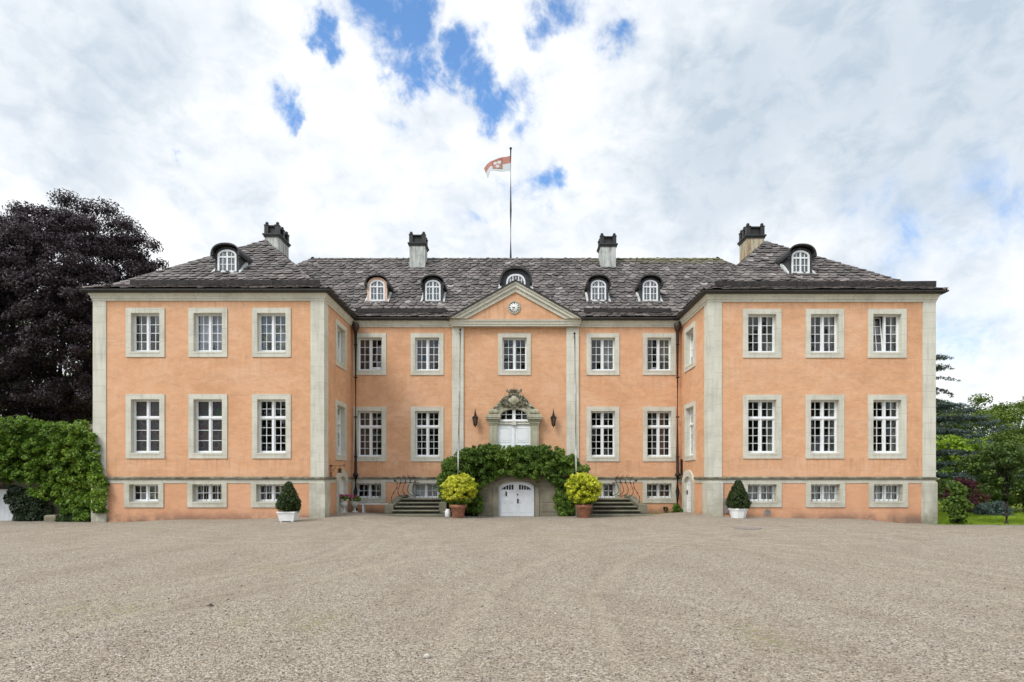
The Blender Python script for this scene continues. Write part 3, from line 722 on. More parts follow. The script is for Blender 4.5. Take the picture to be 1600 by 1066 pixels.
for kind, wall, c, o in WN:
    w, z, h = wdims(kind, wall); b = .1
    holes[wall].append((c - w / 2 + b, c + w / 2 - b, z + b, z + h - (.05 if kind.startswith('base') else b)))
holes['SL'].append((25.75, 27.15, -.4, 1.66)); holes['SR'].append((26.25, 27.65, -.4, 1.66))
holes['B'].append((-.90, .80, 1.7, 4.82))
wall = MB()
panel(wall, lambda u, z: (u, YF, z), XLo, XLi, -.5, ZT, holes['FL'])
panel(wall, lambda u, z: (u, YR, z), XRi, XRo, -.5, ZT, holes['FR'])
panel(wall, lambda u, z: (u, YB, z), XLi, XRi, -.5, ZT, holes['B'])
panel(wall, lambda u, z: (XLi, u, z), YF, YB, -.5, ZT, holes['SL'])
panel(wall, lambda u, z: (XRi, u, z), YR, YB, -.5, ZT, holes['SR'])
panel(wall, lambda u, z: (XLo, u, z), YF, 39.8, -.5, ZT, [])
panel(wall, lambda u, z: (XRo, u, z), YR, 39.8, -.5, ZT, [])
panel(wall, lambda u, z: (u, 39.8, z), XLo, XRo, -.5, ZT, [])
wall.build('wall', 'orange_plaster', house)
# dim inner rooms: floors and partitions behind the windows
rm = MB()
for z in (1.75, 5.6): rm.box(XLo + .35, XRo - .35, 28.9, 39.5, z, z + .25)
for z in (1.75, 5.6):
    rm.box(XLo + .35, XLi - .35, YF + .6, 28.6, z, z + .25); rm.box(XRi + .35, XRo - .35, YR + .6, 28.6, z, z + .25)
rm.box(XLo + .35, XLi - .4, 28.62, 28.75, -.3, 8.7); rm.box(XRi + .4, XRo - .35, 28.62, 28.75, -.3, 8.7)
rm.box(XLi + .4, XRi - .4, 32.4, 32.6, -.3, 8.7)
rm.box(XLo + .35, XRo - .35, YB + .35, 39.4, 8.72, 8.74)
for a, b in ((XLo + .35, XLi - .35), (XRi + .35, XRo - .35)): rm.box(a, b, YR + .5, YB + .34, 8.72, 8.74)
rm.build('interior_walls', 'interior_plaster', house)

def make_window(kind, wall, c, opt, seed):
    rnd = random.Random(seed)
    w, z0, h = wdims(kind, wall)
    loc = {'FL': (c, YF, z0), 'FR': (c, YR, z0), 'B': (c, YB, z0), 'SL': (XLi, c, z0), 'SR': (XRi, c, z0)}[wall]
    rz = {'SL': 90, 'SR': -90}.get(wall, 0)
    B = .2; base = kind.startswith('base'); BT = .10 if base else B
    m = MB(); hw = w / 2
    o4 = [(-hw, 0), (hw, 0), (hw, h), (-hw, h)]; i4 = [(-hw + B, B * (1.0 if not base else .95)), (hw - B, B * (1.0 if not base else .95)), (hw - B, h - BT), (-hw + B, h - BT)]
    m.ring_xz(o4, i4, -.038, .30)
    m.add([(-hw + B - .01, -.05, B + .012), (hw - B + .01, -.05, B + .012), (hw - B + .01, .2, B + .045), (-hw + B - .01, .2, B + .045), (-hw + B - .01, -.05, B - .05), (hw - B + .01, -.05, B - .05), (hw - B + .01, .2, B - .05), (-hw + B - .01, .2, B - .05)],
          [(0, 1, 2, 3), (4, 7, 6, 5), (0, 4, 5, 1), (1, 5, 6, 2), (2, 6, 7, 3), (3, 7, 4, 0)])
    win = m.build('window', 'pale_sandstone', house, opt.get('label'), True, Vector(loc) - Vector(house.location))
    win.rotation_euler = (0, 0, R(rz))
    xa, xb, za, zb = -hw + B - .01, hw - B + .01, B + .03, h - BT + .01
    yf = .17 if not base else .22
    fr = MB(); fw = .042
    fr.ring_xz([(xa, za), (xb, za), (xb, zb), (xa, zb)], [(xa + fw, za + fw), (xb - fw, za + fw), (xb - fw, zb - fw), (xa + fw, zb - fw)], yf, yf + .1)
    fr.box(xa + .005, xb - .005, yf - .035, yf + .02, za + .004, za + .05)
    xa += fw; xb -= fw; za += fw; zb -= fw
    mid = (xa + xb) / 2
    secs = []
    if kind in ('lower', 'leaded'):
        zt = za + (zb - za) * .66
        fr.bbox(xa - .004, xb + .004, yf - .025, yf + .085, zt - .035, zt + .045, .012)
        secs = [(za, zt - .035, 4 if kind == 'lower' else 3), (zt + .045, zb, 2 if kind == 'lower' else 1)]
    else: secs = [(za, zb, 2 if base else 4)]
    fr.box(mid - .032, mid + .032, yf - .012, yf + .08, za - .004, zb + .004)
    fr.build('window_frame', 'white_paint', win, None, True, (0, 0, 0))
    nc = 1 if kind == 'leaded' else 2
    for side in (0, 1):
        ca, cb = (xa, mid - .035) if side == 0 else (mid + .035, xb)
        cs = MB(); pn = MB(); st = .034; mt = .0105
        yc = yf + .018; yp = yf + .05
        for (sa, sb, nr) in secs:
            cs.ring_xz([(ca + .003, sa + .003), (cb - .003, sa + .003), (cb - .003, sb - .003), (ca + .003, sb - .003)], [(ca + st, sa + st), (cb - st, sa + st), (cb - st, sb - st), (ca + st, sb - st)], yc, yc + .06)
            pa, pb, qa, qb = ca + st, cb - st, sa + st, sb - st
            for k in range(1, nc):
                x = pa + (pb - pa) * k / nc; cs.box(x - mt, x + mt, yc + .012, yc + .05, qa - .002, qb + .002)
            for k in range(1, nr):
                z = qa + (qb - qa) * k / nr; cs.box(pa - .002, pb + .002, yc + .014, yc + .048, z - mt, z + mt)
            for a in range(nc):
                for b in range(nr):
                    x0, x1 = pa + (pb - pa) * a / nc, pa + (pb - pa) * (a + 1) / nc; z0_, z1_ = qa + (qb - qa) * b / nr, qa + (qb - qa) * (b + 1) / nr
                    tx, tz = rnd.gauss(0, .012), rnd.gauss(0, .014); hw_, hh = (x1 - x0) / 2 + .004, (z1_ - z0_) / 2 + .004
                    xc, zc = (x0 + x1) / 2, (z0_ + z1_) / 2
                    pn.add([(xc + sx * hw_, yp + sx * hw_ * tx + sz * hh * tz, zc + sz * hh) for sx, sz in ((-1, -1), (1, -1), (1, 1), (-1, 1))], [(0, 1, 2, 3)])
        lab = None
        if kind == 'tilted' and side == 0:
            za0, y0 = za, yc + .03
            for q in (cs, pn):
                q.v = [(x, y0 + (y - y0) * math.cos(R(7)) + (z - za0) * math.sin(R(7)), za0 + (z - za0) * math.cos(R(7)) - (y - y0) * math.sin(R(7))) for x, y, z in q.v]
            lab = 'casement tilted inwards at the top'
        cs.build('casement', 'white_paint', win, lab, True, (0, 0, 0))
        pn.build('pane', 'leaded_glass' if kind == 'leaded' else 'window_glass', win, None, True, (0, 0, 0))
    # curtains and blinds
    L = opt.get('look', 'dark'); W_ = xb - xa
    def curtain(a, b, mat, bot=0.0, top=1.0):
        cm = MB(); n = 24; x0, x1 = xa + W_ * a - .02, xa + W_ * b + .02; zz0, zz1 = za + (zb - za) * bot, za + (zb - za) * top + .02
        vs = []
        for k in range(n + 1):
            x = x0 + (x1 - x0) * k / n; y = yf + .16 + .018 * math.sin(k * 1.9 + seed) + .008 * math.sin(k * .7)
            vs += [(x, y, zz0), (x, y, zz1), (x, y + .006, zz0), (x, y + .006, zz1)]
        fs = []
        for k in range(n): fs += [(4 * k, 4 * k + 4, 4 * k + 5, 4 * k + 1), (4 * k + 2, 4 * k + 3, 4 * k + 7, 4 * k + 6)]
        cm.add(vs, fs, True); cm.build('curtain', mat, win, None, True, (0, 0, 0))
    if L == 'lavender': curtain(0, 1, 'lavender_blind')
    elif L == 'greenblind': curtain(0, .47, 'grey_blind'); curtain(.55, 1, 'grey_blind')
    elif L == 'net':
        curtain(0, .42, 'net_curtain', 0, .92); curtain(.5, 1, 'net_curtain', 0, .92)
    elif L == 'halfnet': curtain(.5, 1, 'grey_blind', .0, 1.0)
    elif L == 'browncurtain': curtain(0, .48, 'brown_curtain')
    elif L == 'browncurtain_r': curtain(.52, .76, 'brown_curtain'); curtain(.28, .46, 'dark_curtain')
    elif L == 'greycurtain': curtain(.5, 1, 'grey_blind', 0, 1)
    elif L == 'sidecurtain': curtain(.78, 1, 'grey_blind'); curtain(.0, .06, 'grey_blind')
    if kind == 'base':
        gr = MB()
        for k in range(6):
            x = -hw + B + (w - 2 * B) * (k + .5) / 6 + rnd.uniform(-.01, .01); gr.tube([(x, .10, B), (x, .10, h - BT + .01)], .013, 6)
        gr.tube([(-hw + B - .03, .085, h * .54), (hw - B + .03, .085, h * .54)], .012, 6)
        gr.build('window_grille', 'white_paint', win, None, True, (0, 0, 0))
    return win
for k, (kind, wl, c, o) in enumerate(WN): make_window(kind, wl, c, o, k * 3 + 1)

# pilasters and their plinths
def pil(x0, x1, y0, y1, z0, z1): MB().bbox(x0, x1, y0, y1, z0, z1, .012).build('pilaster', 'pale_sandstone', house)
def plinth(x0, x1, y0, y1, z0, z1): MB().bbox(x0, x1, y0, y1, z0, z1, .02).build('pilaster_plinth', 'pale_sandstone', house)
pw = .50
for (x0, x1, y) in ((XLo - .03, XLo + pw - .02, YF), (XLi - pw - .0, XLi + .035, YF), (XRi - .035, XRi + pw, YR), (XRo - pw + .02, XRo + .03, YR)):
    inner = abs(x0) < 9; ye = y + (.50 if inner or True else .3)
    pil(x0, x1, y - .035, ye, 1.60, 8.60)
    plinth(x0 - .04, x1 + .04, y - .075, ye + .1, -.45, 1.50)
for (a, b) in ((706.5, 724.5), (884.8, 904.2)): pil(wx(a, YB), wx(b, YB), YB - .07, YB + .1, 1.6, 8.58)
# cornice, string course, gutter
OUT = [(XLo, 39.8), (XLo, YF), (XLi, YF), (XLi, YB), (XRi, YB), (XRi, YR), (XRo, YR), (XRo, 39.8)]
MB().sweep(OUT, [(-.03, 8.56), (.05, 8.56), (.055, 8.63), (.085, 8.65), (.09, 8.72), (.125, 8.76), (.15, 8.84), (-.03, 8.84)]).build('cornice', 'pale_sandstone', house)
band = [(-.03, 1.445), (.024, 1.445), (.024, 1.59), (-.03, 1.59)]; mould = [(-.03, 1.592), (.05, 1.592), (.085, 1.615), (.09, 1.66), (.02, 1.70), (-.03, 1.705)]
SEG = [[(XLo, 39.8), (XLo, YF), (XLi, YF), (XLi, 25.5)], [(XLi, 27.4), (XLi, YB), (-1.6, YB)], [(1.7, YB), (XRi, YB), (XRi, 27.95)], [(XRi, 25.95), (XRi, YR), (XRo, YR), (XRo, 39.8)]]
for s in SEG:
    sc = MB().sweep(s, band).build('string_course', 'pale_sandstone', house)
    MB().sweep(s, mould).build('weathered_moulding', 'lichen_moulding', sc)
gut = [(.0, 8.845), (.26, 8.845), (.335, 8.89), (.34, 8.945), (.315, 8.945), (.24, 8.90), (.0, 8.90)]
MB().sweep([(XLo, 39.8), (XLo, YF), (XLi, YF), (XLi, YB), (-2.9, YB)], gut).build('gutter', 'black_bitumen', house)
MB().sweep([(2.9, YB), (XRi, YB), (XRi, YR), (XRo, YR), (XRo, 39.8)], gut).build('gutter', 'black_bitumen', house)

# ------------------------------------------------------------------ slated roofs
def clip_poly(sub, clip):
    out = list(sub)
    for i in range(len(clip)):
        a, b = clip[i], clip[(i + 1) % len(clip)]
        inp = out; out = []
        if not inp: return []
        def side(p): return (b[0] - a[0]) * (p[1] - a[1]) - (b[1] - a[1]) * (p[0] - a[0])
        for k in range(len(inp)):
            p, q = inp[k], inp[(k + 1) % len(inp)]; sp_, sq = side(p), side(q)
            if sp_ >= 0: out.append(p)
            if (sp_ > 0 > sq) or (sp_ < 0 < sq):
                t = sp_ / (sp_ - sq); out.append((p[0] + (q[0] - p[0]) * t, p[1] + (q[1] - p[1]) * t))
    return out
def slates(mb, poly3, w=.345, e=.31, keep=None, voff=0.0):
    """poly3: counter-clockwise seen from outside, first edge = eave"""
    P = [Vector(p) for p in poly3]; O = P[0]; U = (P[1] - P[0]).normalized(); N = None
    N = (P[1] - P[0]).cross(P[-1] - P[0]).normalized(); V = N.cross(U).normalized()
    p2 = [((p - O).dot(U), (p - O).dot(V)) for p in P]
    umin, umax = min(p[0] for p in p2), max(p[0] for p in p2); vmax = max(p[1] for p in p2)
    j = 0; v = -.03 + voff
    while v < vmax:
        ww = w * random.uniform(.96, 1.04); u = umin - ww + (j % 2) * ww * .5 + random.uniform(-.05, .05)
        while u < umax + ww:
            a = ww * random.uniform(.82, 1.2); hw = a / 2 * .985; L = e * 1.75
            cx = u + a / 2; jv = random.uniform(-.035, .035); tw = random.gauss(0, .025)
            shape = [(-hw, e * .74), (-hw * .88, e * .42), (-hw * .48, e * .10), (0, 0), (hw * .48, e * .10), (hw * .88, e * .42), (hw, e * .74), (hw, L), (-hw, L)]
            sh = [(cx + x - y * tw, v + jv + y + x * tw) for x, y in shape]
            u += a
            ctr = O + U * cx + V * (v + e * .6)
            if keep and not keep(ctr): continue
            cp = clip_poly(sh, p2)
            if len(cp) < 3: continue
            lift = random.uniform(.75, 1.45); tilt = random.gauss(0, .03)
            top = []; bot = []
            for (uu, vv) in cp:
                t = (vv - v) / L; hgt = (.066 * lift) * (1 - t) + .012 + tilt * (uu - cx)
                p = O + U * uu + V * vv; top.append(p + N * hgt); bot.append(p + N * (hgt - .028))
            n = len(cp)
            mb.add(top + bot, [tuple(range(n))] + [(i, i + n, (i + 1) % n + n, (i + 1) % n) for i in range(n)])
        v += e * random.uniform(.93, 1.07); j += 1
def lerp(a, b, t): return a + (b - a) * t
def hip(mb, deck, x0, x1, y0, y1, z0, rx0, rx1, ry0, ry1, zr, f=.145, zm=.42, faces='FLRB', keep=None):
    """hip roof with a flatter kick along the eave"""
    E = [Vector((x0, y0, z0)), Vector((x1, y0, z0)), Vector((x1, y1, z0)), Vector((x0, y1, z0))]
    T = [Vector((rx0, ry0, zr)), Vector((rx1, ry0, zr)), Vector((rx1, ry1, zr)), Vector((rx0, ry1, zr))]
    M = []
    for a, b in zip(E, T):
        q = a.lerp(b, f); q.z = z0 + zm; M.append(q)
    for i, nm in enumerate('FRBL'):
        j = (i + 1) % 4
        for lo, hi in ((E, M), (M, T)):
            pl = [lo[i], lo[j], hi[j], hi[i]]
            if (hi[j] - hi[i]).length < 1e-4: pl = pl[:3]
            dn = Vector((0, 0, .03))
            deck.add([p - dn for p in pl], [tuple(range(len(pl)))])
            if nm in faces: slates(mb, pl, keep=keep)
    deck.add([p - Vector((0, 0, .035)) for p in E], [(3, 2, 1, 0)])
    return E, M, T
def hipcap(mb, a, b):
    d = b - a; n = int(d.length / .33); dn = d.normalized(); s = dn.cross(Vector((0, 0, 1))).normalized()
    for k in range(n):
        p = a + d * ((k + .1) / n); q = p + dn * .42
        lift = Vector((0, 0, .075 + random.uniform(-.012, .012))); lo = Vector((0, 0, .055))
        w = random.uniform(.11, .15)
        mb.add([p + lift, q + lo, p + s * w - Vector((0, 0, .01)), q + s * w - Vector((0, 0, .03)), p - s * w - Vector((0, 0, .01)), q - s * w - Vector((0, 0, .03))], [(0, 1, 3, 2), (0, 4, 5, 1)])
EAVE = 8.955
def build_roof(*a, capkeep=None, **k):
    sl = MB(); dk = MB(); E, M, T = hip(sl, dk, *a, **k)
    for i in range(4):
        hipcap(sl, E[i], M[i]); hipcap(sl, M[i], T[i])
    if (T[1] - T[0]).length > .1: hipcap(sl, T[0], T[1])
    if (T[2] - T[1]).length > .1: hipcap(sl, T[1], T[2])
    r = sl.build('roof', 'roof_slate', house); dk.build('roof_deck', 'old_board', r); return r
def main_keep(p): return not (abs(p.x) < 3.0 and p.y < 29.6 and p.z < 10.62 - abs(p.x) * .565) and not (abs(p.x) > 9 and p.z < 12.4 and (p.y < 34) and abs(abs(p.x) - 12) < 4.8 * (1 - (p.z - 8.95) / 4.2) - .4)
roof_m = build_roof(-16.77, 16.77, 27.9, 40.1, EAVE, -11.25, 11.2, 34.0, 34.0, 13.76, f=.1475, zm=.45, faces='FLR', keep=main_keep)
def wing_keep(p): return p.y < 33.4
cl = (XLo + XLi) / 2; cr = (XRi + XRo) / 2
roof_l = build_roof(XLo - .31, XLi + .31, 23.7, 37, EAVE + .004, cl, cl, 29.4, 36, 12.98, f=.14, zm=.36, faces='FLR', keep=wing_keep)
roof_r = build_roof(XRi - .31, XRo + .31, 23.85, 37, EAVE + .004, cr, cr, 29.55, 36, 12.98, f=.14, zm=.36, faces='FLR', keep=wing_keep)
# snow boards above the eaves, on iron brackets
def snow_board(x0, x1, Y, z, nseg):
    m = MB(); L = (x1 - x0) / nseg
    for k in range(nseg):
        dz = random.uniform(-.012, .012); dt = random.uniform(-.01, .01)
        a, b = x0 + k * L + .006, x0 + (k + 1) * L - .006
        m.add([(a, Y - .03 + dt, z + dz), (b, Y - .03, z + dz), (b, Y + .01, z + dz), (a, Y + .01 + dt, z + dz), (a, Y - .04 + dt, z + .2 + dz), (b, Y - .04, z + .2 - dz * .5), (b, Y + .0, z + .2 - dz * .5), (a, Y + dt, z + .2 + dz)],
              [(0, 3, 2, 1), (4, 5, 6, 7), (0, 1, 5, 4), (1, 2, 6, 5), (2, 3, 7, 6), (3, 0, 4, 7)])
        for q in (.15, .85):
            x = lerp(a, b, q); m.box(x - .012, x + .012, Y - .055, Y + .35, z - .015, z - .002); m.box(x - .012, x + .012, Y + .012, Y + .03, z - .1, z + .19)
    return m.build('snow_board', 'old_board', house)
snow_board(wx(203, 24.1), wx(500, 24.1), 24.12, 9.22, 4)
snow_board(wx(1117, 24.25), wx(1463, 24.25), 24.27, 9.22, 5)
snow_board(wx(556, 28.3), wx(698, 28.3), 28.3, 9.26, 3)
snow_board(wx(912, 28.3), wx(1049, 28.3), 28.3, 9.26, 3)
# thin white repair slate beside the left wing
MB().bbox(wx(522, 28.5), wx(534, 28.5), 28.36, 28.66, 9.42, 9.45, .004).build('patched_slate', 'lead_flashing', roof_m)

# chimneys
def chimney(x0, x1, y0, y1, zb, zs, ztop, mat, label=None):
    sh = MB(); sh.bbox(x0, x1, y0, y1, zb, zs, .015)
    ch = sh.build('chimney', mat, house, label)
    cp = MB(); o = .09
    cp.bbox(x0 - o * .5, x1 + o * .5, y0 - o * .5, y1 + o * .5, zs - .05, zs + .03, .01); cp.bbox(x0 - o, x1 + o, y0 - o, y1 + o, zs + .03, zs + .12, .015)
    zt = ztop - .16; z0 = zs + .12; p = .20
    ny = max(2, int(round((y1 - y0) / .65)) + 1)
    ys = [lerp(y0 - .02, y1 + .02 - p, k / (ny - 1)) for k in range(ny)]
    for y in ys:
        for x in (x0 - .02, x1 + .02 - p):
            cp.bbox(x, x + p, y, y + p, z0 - .002, zt, .012); cp.bbox(x - .02, x + p + .02, y - .02, y + p + .02, zt - .055, zt - .01, .008)
            cp.ball((x + p / 2, y + p / 2, zt + .07), .085, 10)
    cp.box(x0 + .10, x1 - .10, y0 + .10, y1 - .10, z0 - .003, zt - .06)
    cp.bbox(x0 + .0, x1 - .0, y0 + .0, y1 - .0, zt - .10, zt - .03, .01)
    cp.build('chimney_cap', 'black_bitumen', ch)
    fl = MB(); fl.bbox(x0 - .07, x1 + .07, y0 - .07, y0 - .008, zb + .05 if False else zb + .0, zb + .22, .01)
    return ch
chimney(-12.45, -11.76, 30.5, 31.85, 11.5, 13.66, 14.40, 'chimney_render')
chimney(11.52, 12.38, 30.6, 31.6, 11.5, 13.64, 14.38, 'chimney_rusty', 'chimney streaked with rust brown stains')
chimney(wx(639.8, 33.0), wx(664, 33.0), 33.0, 33.9, 12.6, 14.17, 14.92, 'chimney_render')
chimney(wx(938.5, 33.0), wx(962.5, 33.0), 33.0, 33.9, 12.6, 14.12, 14.84, 'chimney_render')

# dormers
def arch_pts(hw, zs, zt, n=14, p=2.0):
    """points left to right over an arch springing at zs, crown zt"""
    out = []
    for k in range(n + 1):
        a = math.pi * (1 - k / n); c, s = math.cos(a), math.sin(a)
        out.append((hw * math.copysign(abs(c) ** (2 / p), c), zs + (zt - zs) * abs(s) ** (2 / p)))
    return out
def dormer(X, Y, Z, w, h, peach=False, label=None, open_=False):
    loc = Vector((X, Y, Z)) - Vector(house.location); hw = w / 2
    spring = h * .74
    # body: cheeks and front around the window, running back into the slope
    b = MB(); bo = .11; top_o = arch_pts(hw + bo, spring + .02, h + .12); outline = [(-hw - bo, -.25)] + top_o + [(hw + bo, -.25)]
    inn = arch_pts(hw - .01, spring, h - .01); inner = [(-hw + .01, .0)] + inn + [(hw - .01, .0)]
    b.strip_xz(outline, inner, 0.0, .10)
    b.box(-hw - bo, hw + bo, .002, .1, -.25, .012)
    n = len(outline)
    vs = [(x, .10, z) for x, z in outline] + [(x, 2.1, z) for x, z in outline]
    b.add(vs, [(i, i + n, i + 1 + n, i + 1) for i in range(n - 1)])
    d = b.build('dormer', 'slate_cladding', house, label, True, loc)
    if peach:
        f = MB(); f.strip_xz([(x * 1.0, z) for x, z in outline], inner, -.03, -.004); f.box(-hw - bo, hw + bo, -.034, -.003, -.12, .012)
        f.build('front_board', 'peach_wood', d, 'unpainted peach coloured boards', True, (0, 0, 0))
    # hood
    ho = MB(); a0 = arch_pts(hw + bo + .035, spring + .05, h + .165, 18, 2.3); a1 = arch_pts(hw + bo + .10, spring + .0, h + .225, 18, 2.3)
    ho.strip_xz(a1, a0, -.20, 2.3)
    for s in (-1, 1):
        ho.prism_xz([(s * (hw + bo + .0), spring - .03), (s * (hw + bo + .11), spring - .05), (s * (hw + bo + .12), spring + .06), (s * (hw + bo), spring + .1)], -.185, 1.6)
    ho.build('hood', 'black_bitumen', d, None, True, (0, 0, 0))
    for s in (-1, 1):
        ho_b = MB(); ho_b.bbox(s * (hw + bo - .005), s * (hw + bo + .07), -.14, -.02, spring - .16, spring - .035, .02); ho_b.build('bracket', 'black_bitumen', d, None, True, (0, 0, 0))
    # window
    fo = [(-hw, .01)] + arch_pts(hw, spring, h) + [(hw, .01)]; fi = [(-hw + .075, .085)] + arch_pts(hw - .075, spring, h - .075) + [(hw - .075, .085)]
    f = MB(); f.strip_xz(fo, fi, -.045 if peach else -.02, .06); f.box(-hw + .006, hw - .006, -.043 if peach else -.018, .058, .012, .085)
    zt = h * .68
    f.box(-hw + .07, hw - .07, -.03 if peach else -.01, .05, zt - .03, zt + .035)
    f.box(-.035, .035, -.02 if peach else -.005, .045, .08, h - .07)
    for s in (-1, 1): f.box(s * hw * .46 - .013, s * hw * .46 + .013, .005, .04, .08, h - .13)
    for k in (1,): f.box(-hw + .07, hw - .07, .007, .038, .085 + (zt - .03 - .085) * .5 - .012, .085 + (zt - .03 - .085) * .5 + .012)
    f.build('window_frame', 'white_paint', d, None, True, (0, 0, 0))
    p = MB(); p.prism_xz([(x * .99, z) for x, z in fi], .028, .032); p.build('pane', 'window_glass', d, None, True, (0, 0, 0))
    c = MB(); c.prism_xz([(x * .99, z) for x, z in fi], .10, .105); c.build('curtain', 'net_curtain' if not open_ else 'lavender_blind', d, None, True, (0, 0, 0))
    # lead apron and side flashings following the slope
    fl = MB(); fl.add([(-hw - bo - .1, -.30, -.235), (hw + bo + .1, -.30, -.235), (hw + bo + .02, -.012, .012), (-hw - bo - .02, -.012, .012), (-hw - bo - .1, -.30, -.285), (hw + bo + .1, -.30, -.285), (hw + bo + .02, -.012, -.07), (-hw - bo - .02, -.012, -.07)],
                      [(0, 1, 2, 3), (4, 7, 6, 5), (0, 4, 5, 1), (1, 5, 6, 2), (2, 6, 7, 3), (3, 7, 4, 0)])
    for s in (-1, 1):
        x0, x1 = s * (hw + bo + .004), s * (hw + bo + .10); t = .80
        fl.add([(x0, -.05, .06), (x1, -.2, -.07), (x1, .62, .62), (x0, .62, .68), (x0, -.05, -.1), (x1, -.2, -.2), (x1, .62, .4), (x0, .62, .4)], [(0, 1, 2, 3), (4, 7, 6, 5), (0, 4, 5, 1), (1, 5, 6, 2), (2, 6, 7, 3), (3, 7, 4, 0)])
    fl.build('lead_flashing', 'lead_flashing', d, None, True, (0, 0, 0))
    return d
for px, pk in ((589.6, True), (676.5, False), (935, False), (1016, False)):
    dormer(wx(px, 29.7), 29.7, 10.18, .74, 1.04, pk, 'dormer with unpainted peach coloured front boards' if pk else None)
dormer(wx(355, 25.7), 25.7, 10.24, .79, .96, open_=True); dormer(wx(1250.7, 25.85), 25.85, 10.24, .76, .98)
def eyebrow(X, Y, Z):
    loc = Vector((X, Y, Z)) - Vector(house.location)
    a_o = arch_pts(.70, .30, .92, 20, 2.5); a_i = arch_pts(.46, .22, .70, 20, 2.5)
    b = MB(); b.strip_xz([(-.70, -.5)] + a_o + [(.70, -.5)], [(-.46, -.3)] + a_i + [(.46, -.3)], 0, .1)
    n = len(a_o) + 2; out = [(-.70, -.5)] + a_o + [(.70, -.5)]
    b.add([(x, .1, z) for x, z in out] + [(x, 2.2, z) for x, z in out], [(i, i + n, i + 1 + n, i + 1) for i in range(n - 1)])
    d = b.build('dormer', 'slate_cladding', house, 'wide dormer with an oval window behind the pediment', True, loc)
    ho = MB(); ho.strip_xz(arch_pts(.80, .22, 1.03, 20, 2.4), arch_pts(.71, .24, .935, 20, 2.4), -.16, 2.3); ho.build('hood', 'black_bitumen', d, None, True, (0, 0, 0))
    f = MB(); o = arch_pts(.47, .2, .71, 20, 2.5); i_ = arch_pts(.40, .2, .63, 20, 2.5)
    f.strip_xz([(-.47, -.3)] + o + [(.47, -.3)], [(-.40, -.3)] + i_ + [(.40, -.3)], -.03, .05)
    for x in (-.14, .14): f.box(x - .022, x + .022, -.02, .045, -.3, .64)
    for x in (-.27, .0, .27): f.box(x - .012, x + .012, .0, .035, -.3, .62)
    for z in (.42, .14): f.box(-.42, .42, .002, .033, z - .012, z + .012)
    f.build('window_frame', 'white_paint', d, None, True, (0, 0, 0))
    p = MB(); p.prism_xz([(-.41, -.3)] + [(x * 1.0, z) for x, z in i_] + [(.41, -.3)], .018, .022); p.build('pane', 'window_glass', d, None, True, (0, 0, 0))
    fl = MB()
    for s in (-1, 1): fl.add([(s * .70, -.05, .05), (s * .84, -.22, -.12), (s * .84, .3, .32), (s * .70, .3, .38), (s * .70, -.05, -.2), (s * .84, -.22, -.25), (s * .84, .3, .1), (s * .70, .3, .1)], [(0, 1, 2, 3), (4, 7, 6, 5), (0, 4, 5, 1), (1, 5, 6, 2), (2, 6, 7, 3), (3, 7, 4, 0)])
    fl.build('lead_flashing', 'lead_flashing', d, None, True, (0, 0, 0))
eyebrow(wx(806, 29.9), 29.9, 10.86)

# pediment with clock
zb_, za_ = 8.86, 10.52; hw_ = 2.95
pd = MB(); pd.prism_xz([(-2.5, 8.845), (2.5, 8.845), (0, 10.25)], 27.88, 28.3); ped = pd.build('pediment', 'orange_plaster', house)
rk = MB()
def rake(o0, o1, y0):
    # band between offsets o0 and o1 measured down from the top line
    dz = (za_ - zb_) / hw_
    vs = []
    for s in (-1, 1):
        a = [(0, za_ - o0), (s * hw_ * (1 - o0 / (za_ - zb_ + .12)), zb_ + .0), (s * hw_ * (1 - o1 / (za_ - zb_ + .12)), zb_ + .0), (0, za_ - o1)]
        rk.prism_xz(a, y0, 28.25)
rake(0.0, .09, 27.66); rake(.088, .25, 27.72); rake(.248, .44, 27.80)
rk.build('rake_cornice', 'pale_sandstone', ped)
MB().sweep([(-2.86, 28.3), (-2.86, 28.0), (2.86, 28.0), (2.86, 28.3)], [(-.03, 8.562), (.05, 8.562), (.055, 8.63), (.085, 8.65), (.09, 8.72), (.125, 8.76), (.15, 8.842), (-.03, 8.842)]).build('cornice', 'pale_sandstone', ped)
rf = MB()
for s in (-1, 1):
    rf.prism_xz([(0, za_ + .004), (s * (hw_ + .10), zb_ - .05), (s * (hw_ + .13), zb_ + .0), (0, za_ + .06)], 27.60, 31.2)
rf.build('pediment_roof', 'black_bitumen', ped)
ck = MB(); cxk, czk = wx(803.5, 27.86), wz(480.8, 27.86)
def lathe_y(mb, prof, c, n=32):
    k = len(mb.v); mb.lathe(prof, (0, 0, 0), n)
    for i in range(k, len(mb.v)): x, y, z = mb.v[i]; mb.v[i] = (c[0] + x, c[1] - z, c[2] + y)
lathe_y(ck, [(.30, -.02), (.30, .03), (.275, .06), (.255, .05), (.25, .02), (.25, 0)], (cxk, 27.89, czk)); clock = ck.build('clock', 'carved_sandstone', house)
dm = MB(); lathe_y(dm, [(.252, -.01), (.252, .025), (.0005, .025)], (cxk, 27.89, czk)); dm.build('clock_dial', 'clock_white', clock)
nm = MB()
def stroke(mb, p, q, wd, y):
    d = Vector((q[0] - p[0], q[1] - p[1])); n = Vector((-d.y, d.x)).normalized() * wd / 2
    mb.prism_xz([(p[0] + n.x, p[1] + n.y), (q[0] + n.x, q[1] + n.y), (q[0] - n.x, q[1] - n.y), (p[0] - n.x, p[1] - n.y)], y - .004, y)
ROM = ['XII', 'I', 'II', 'III', 'IIII', 'V', 'VI', 'VII', 'VIII', 'IX', 'X', 'XI']
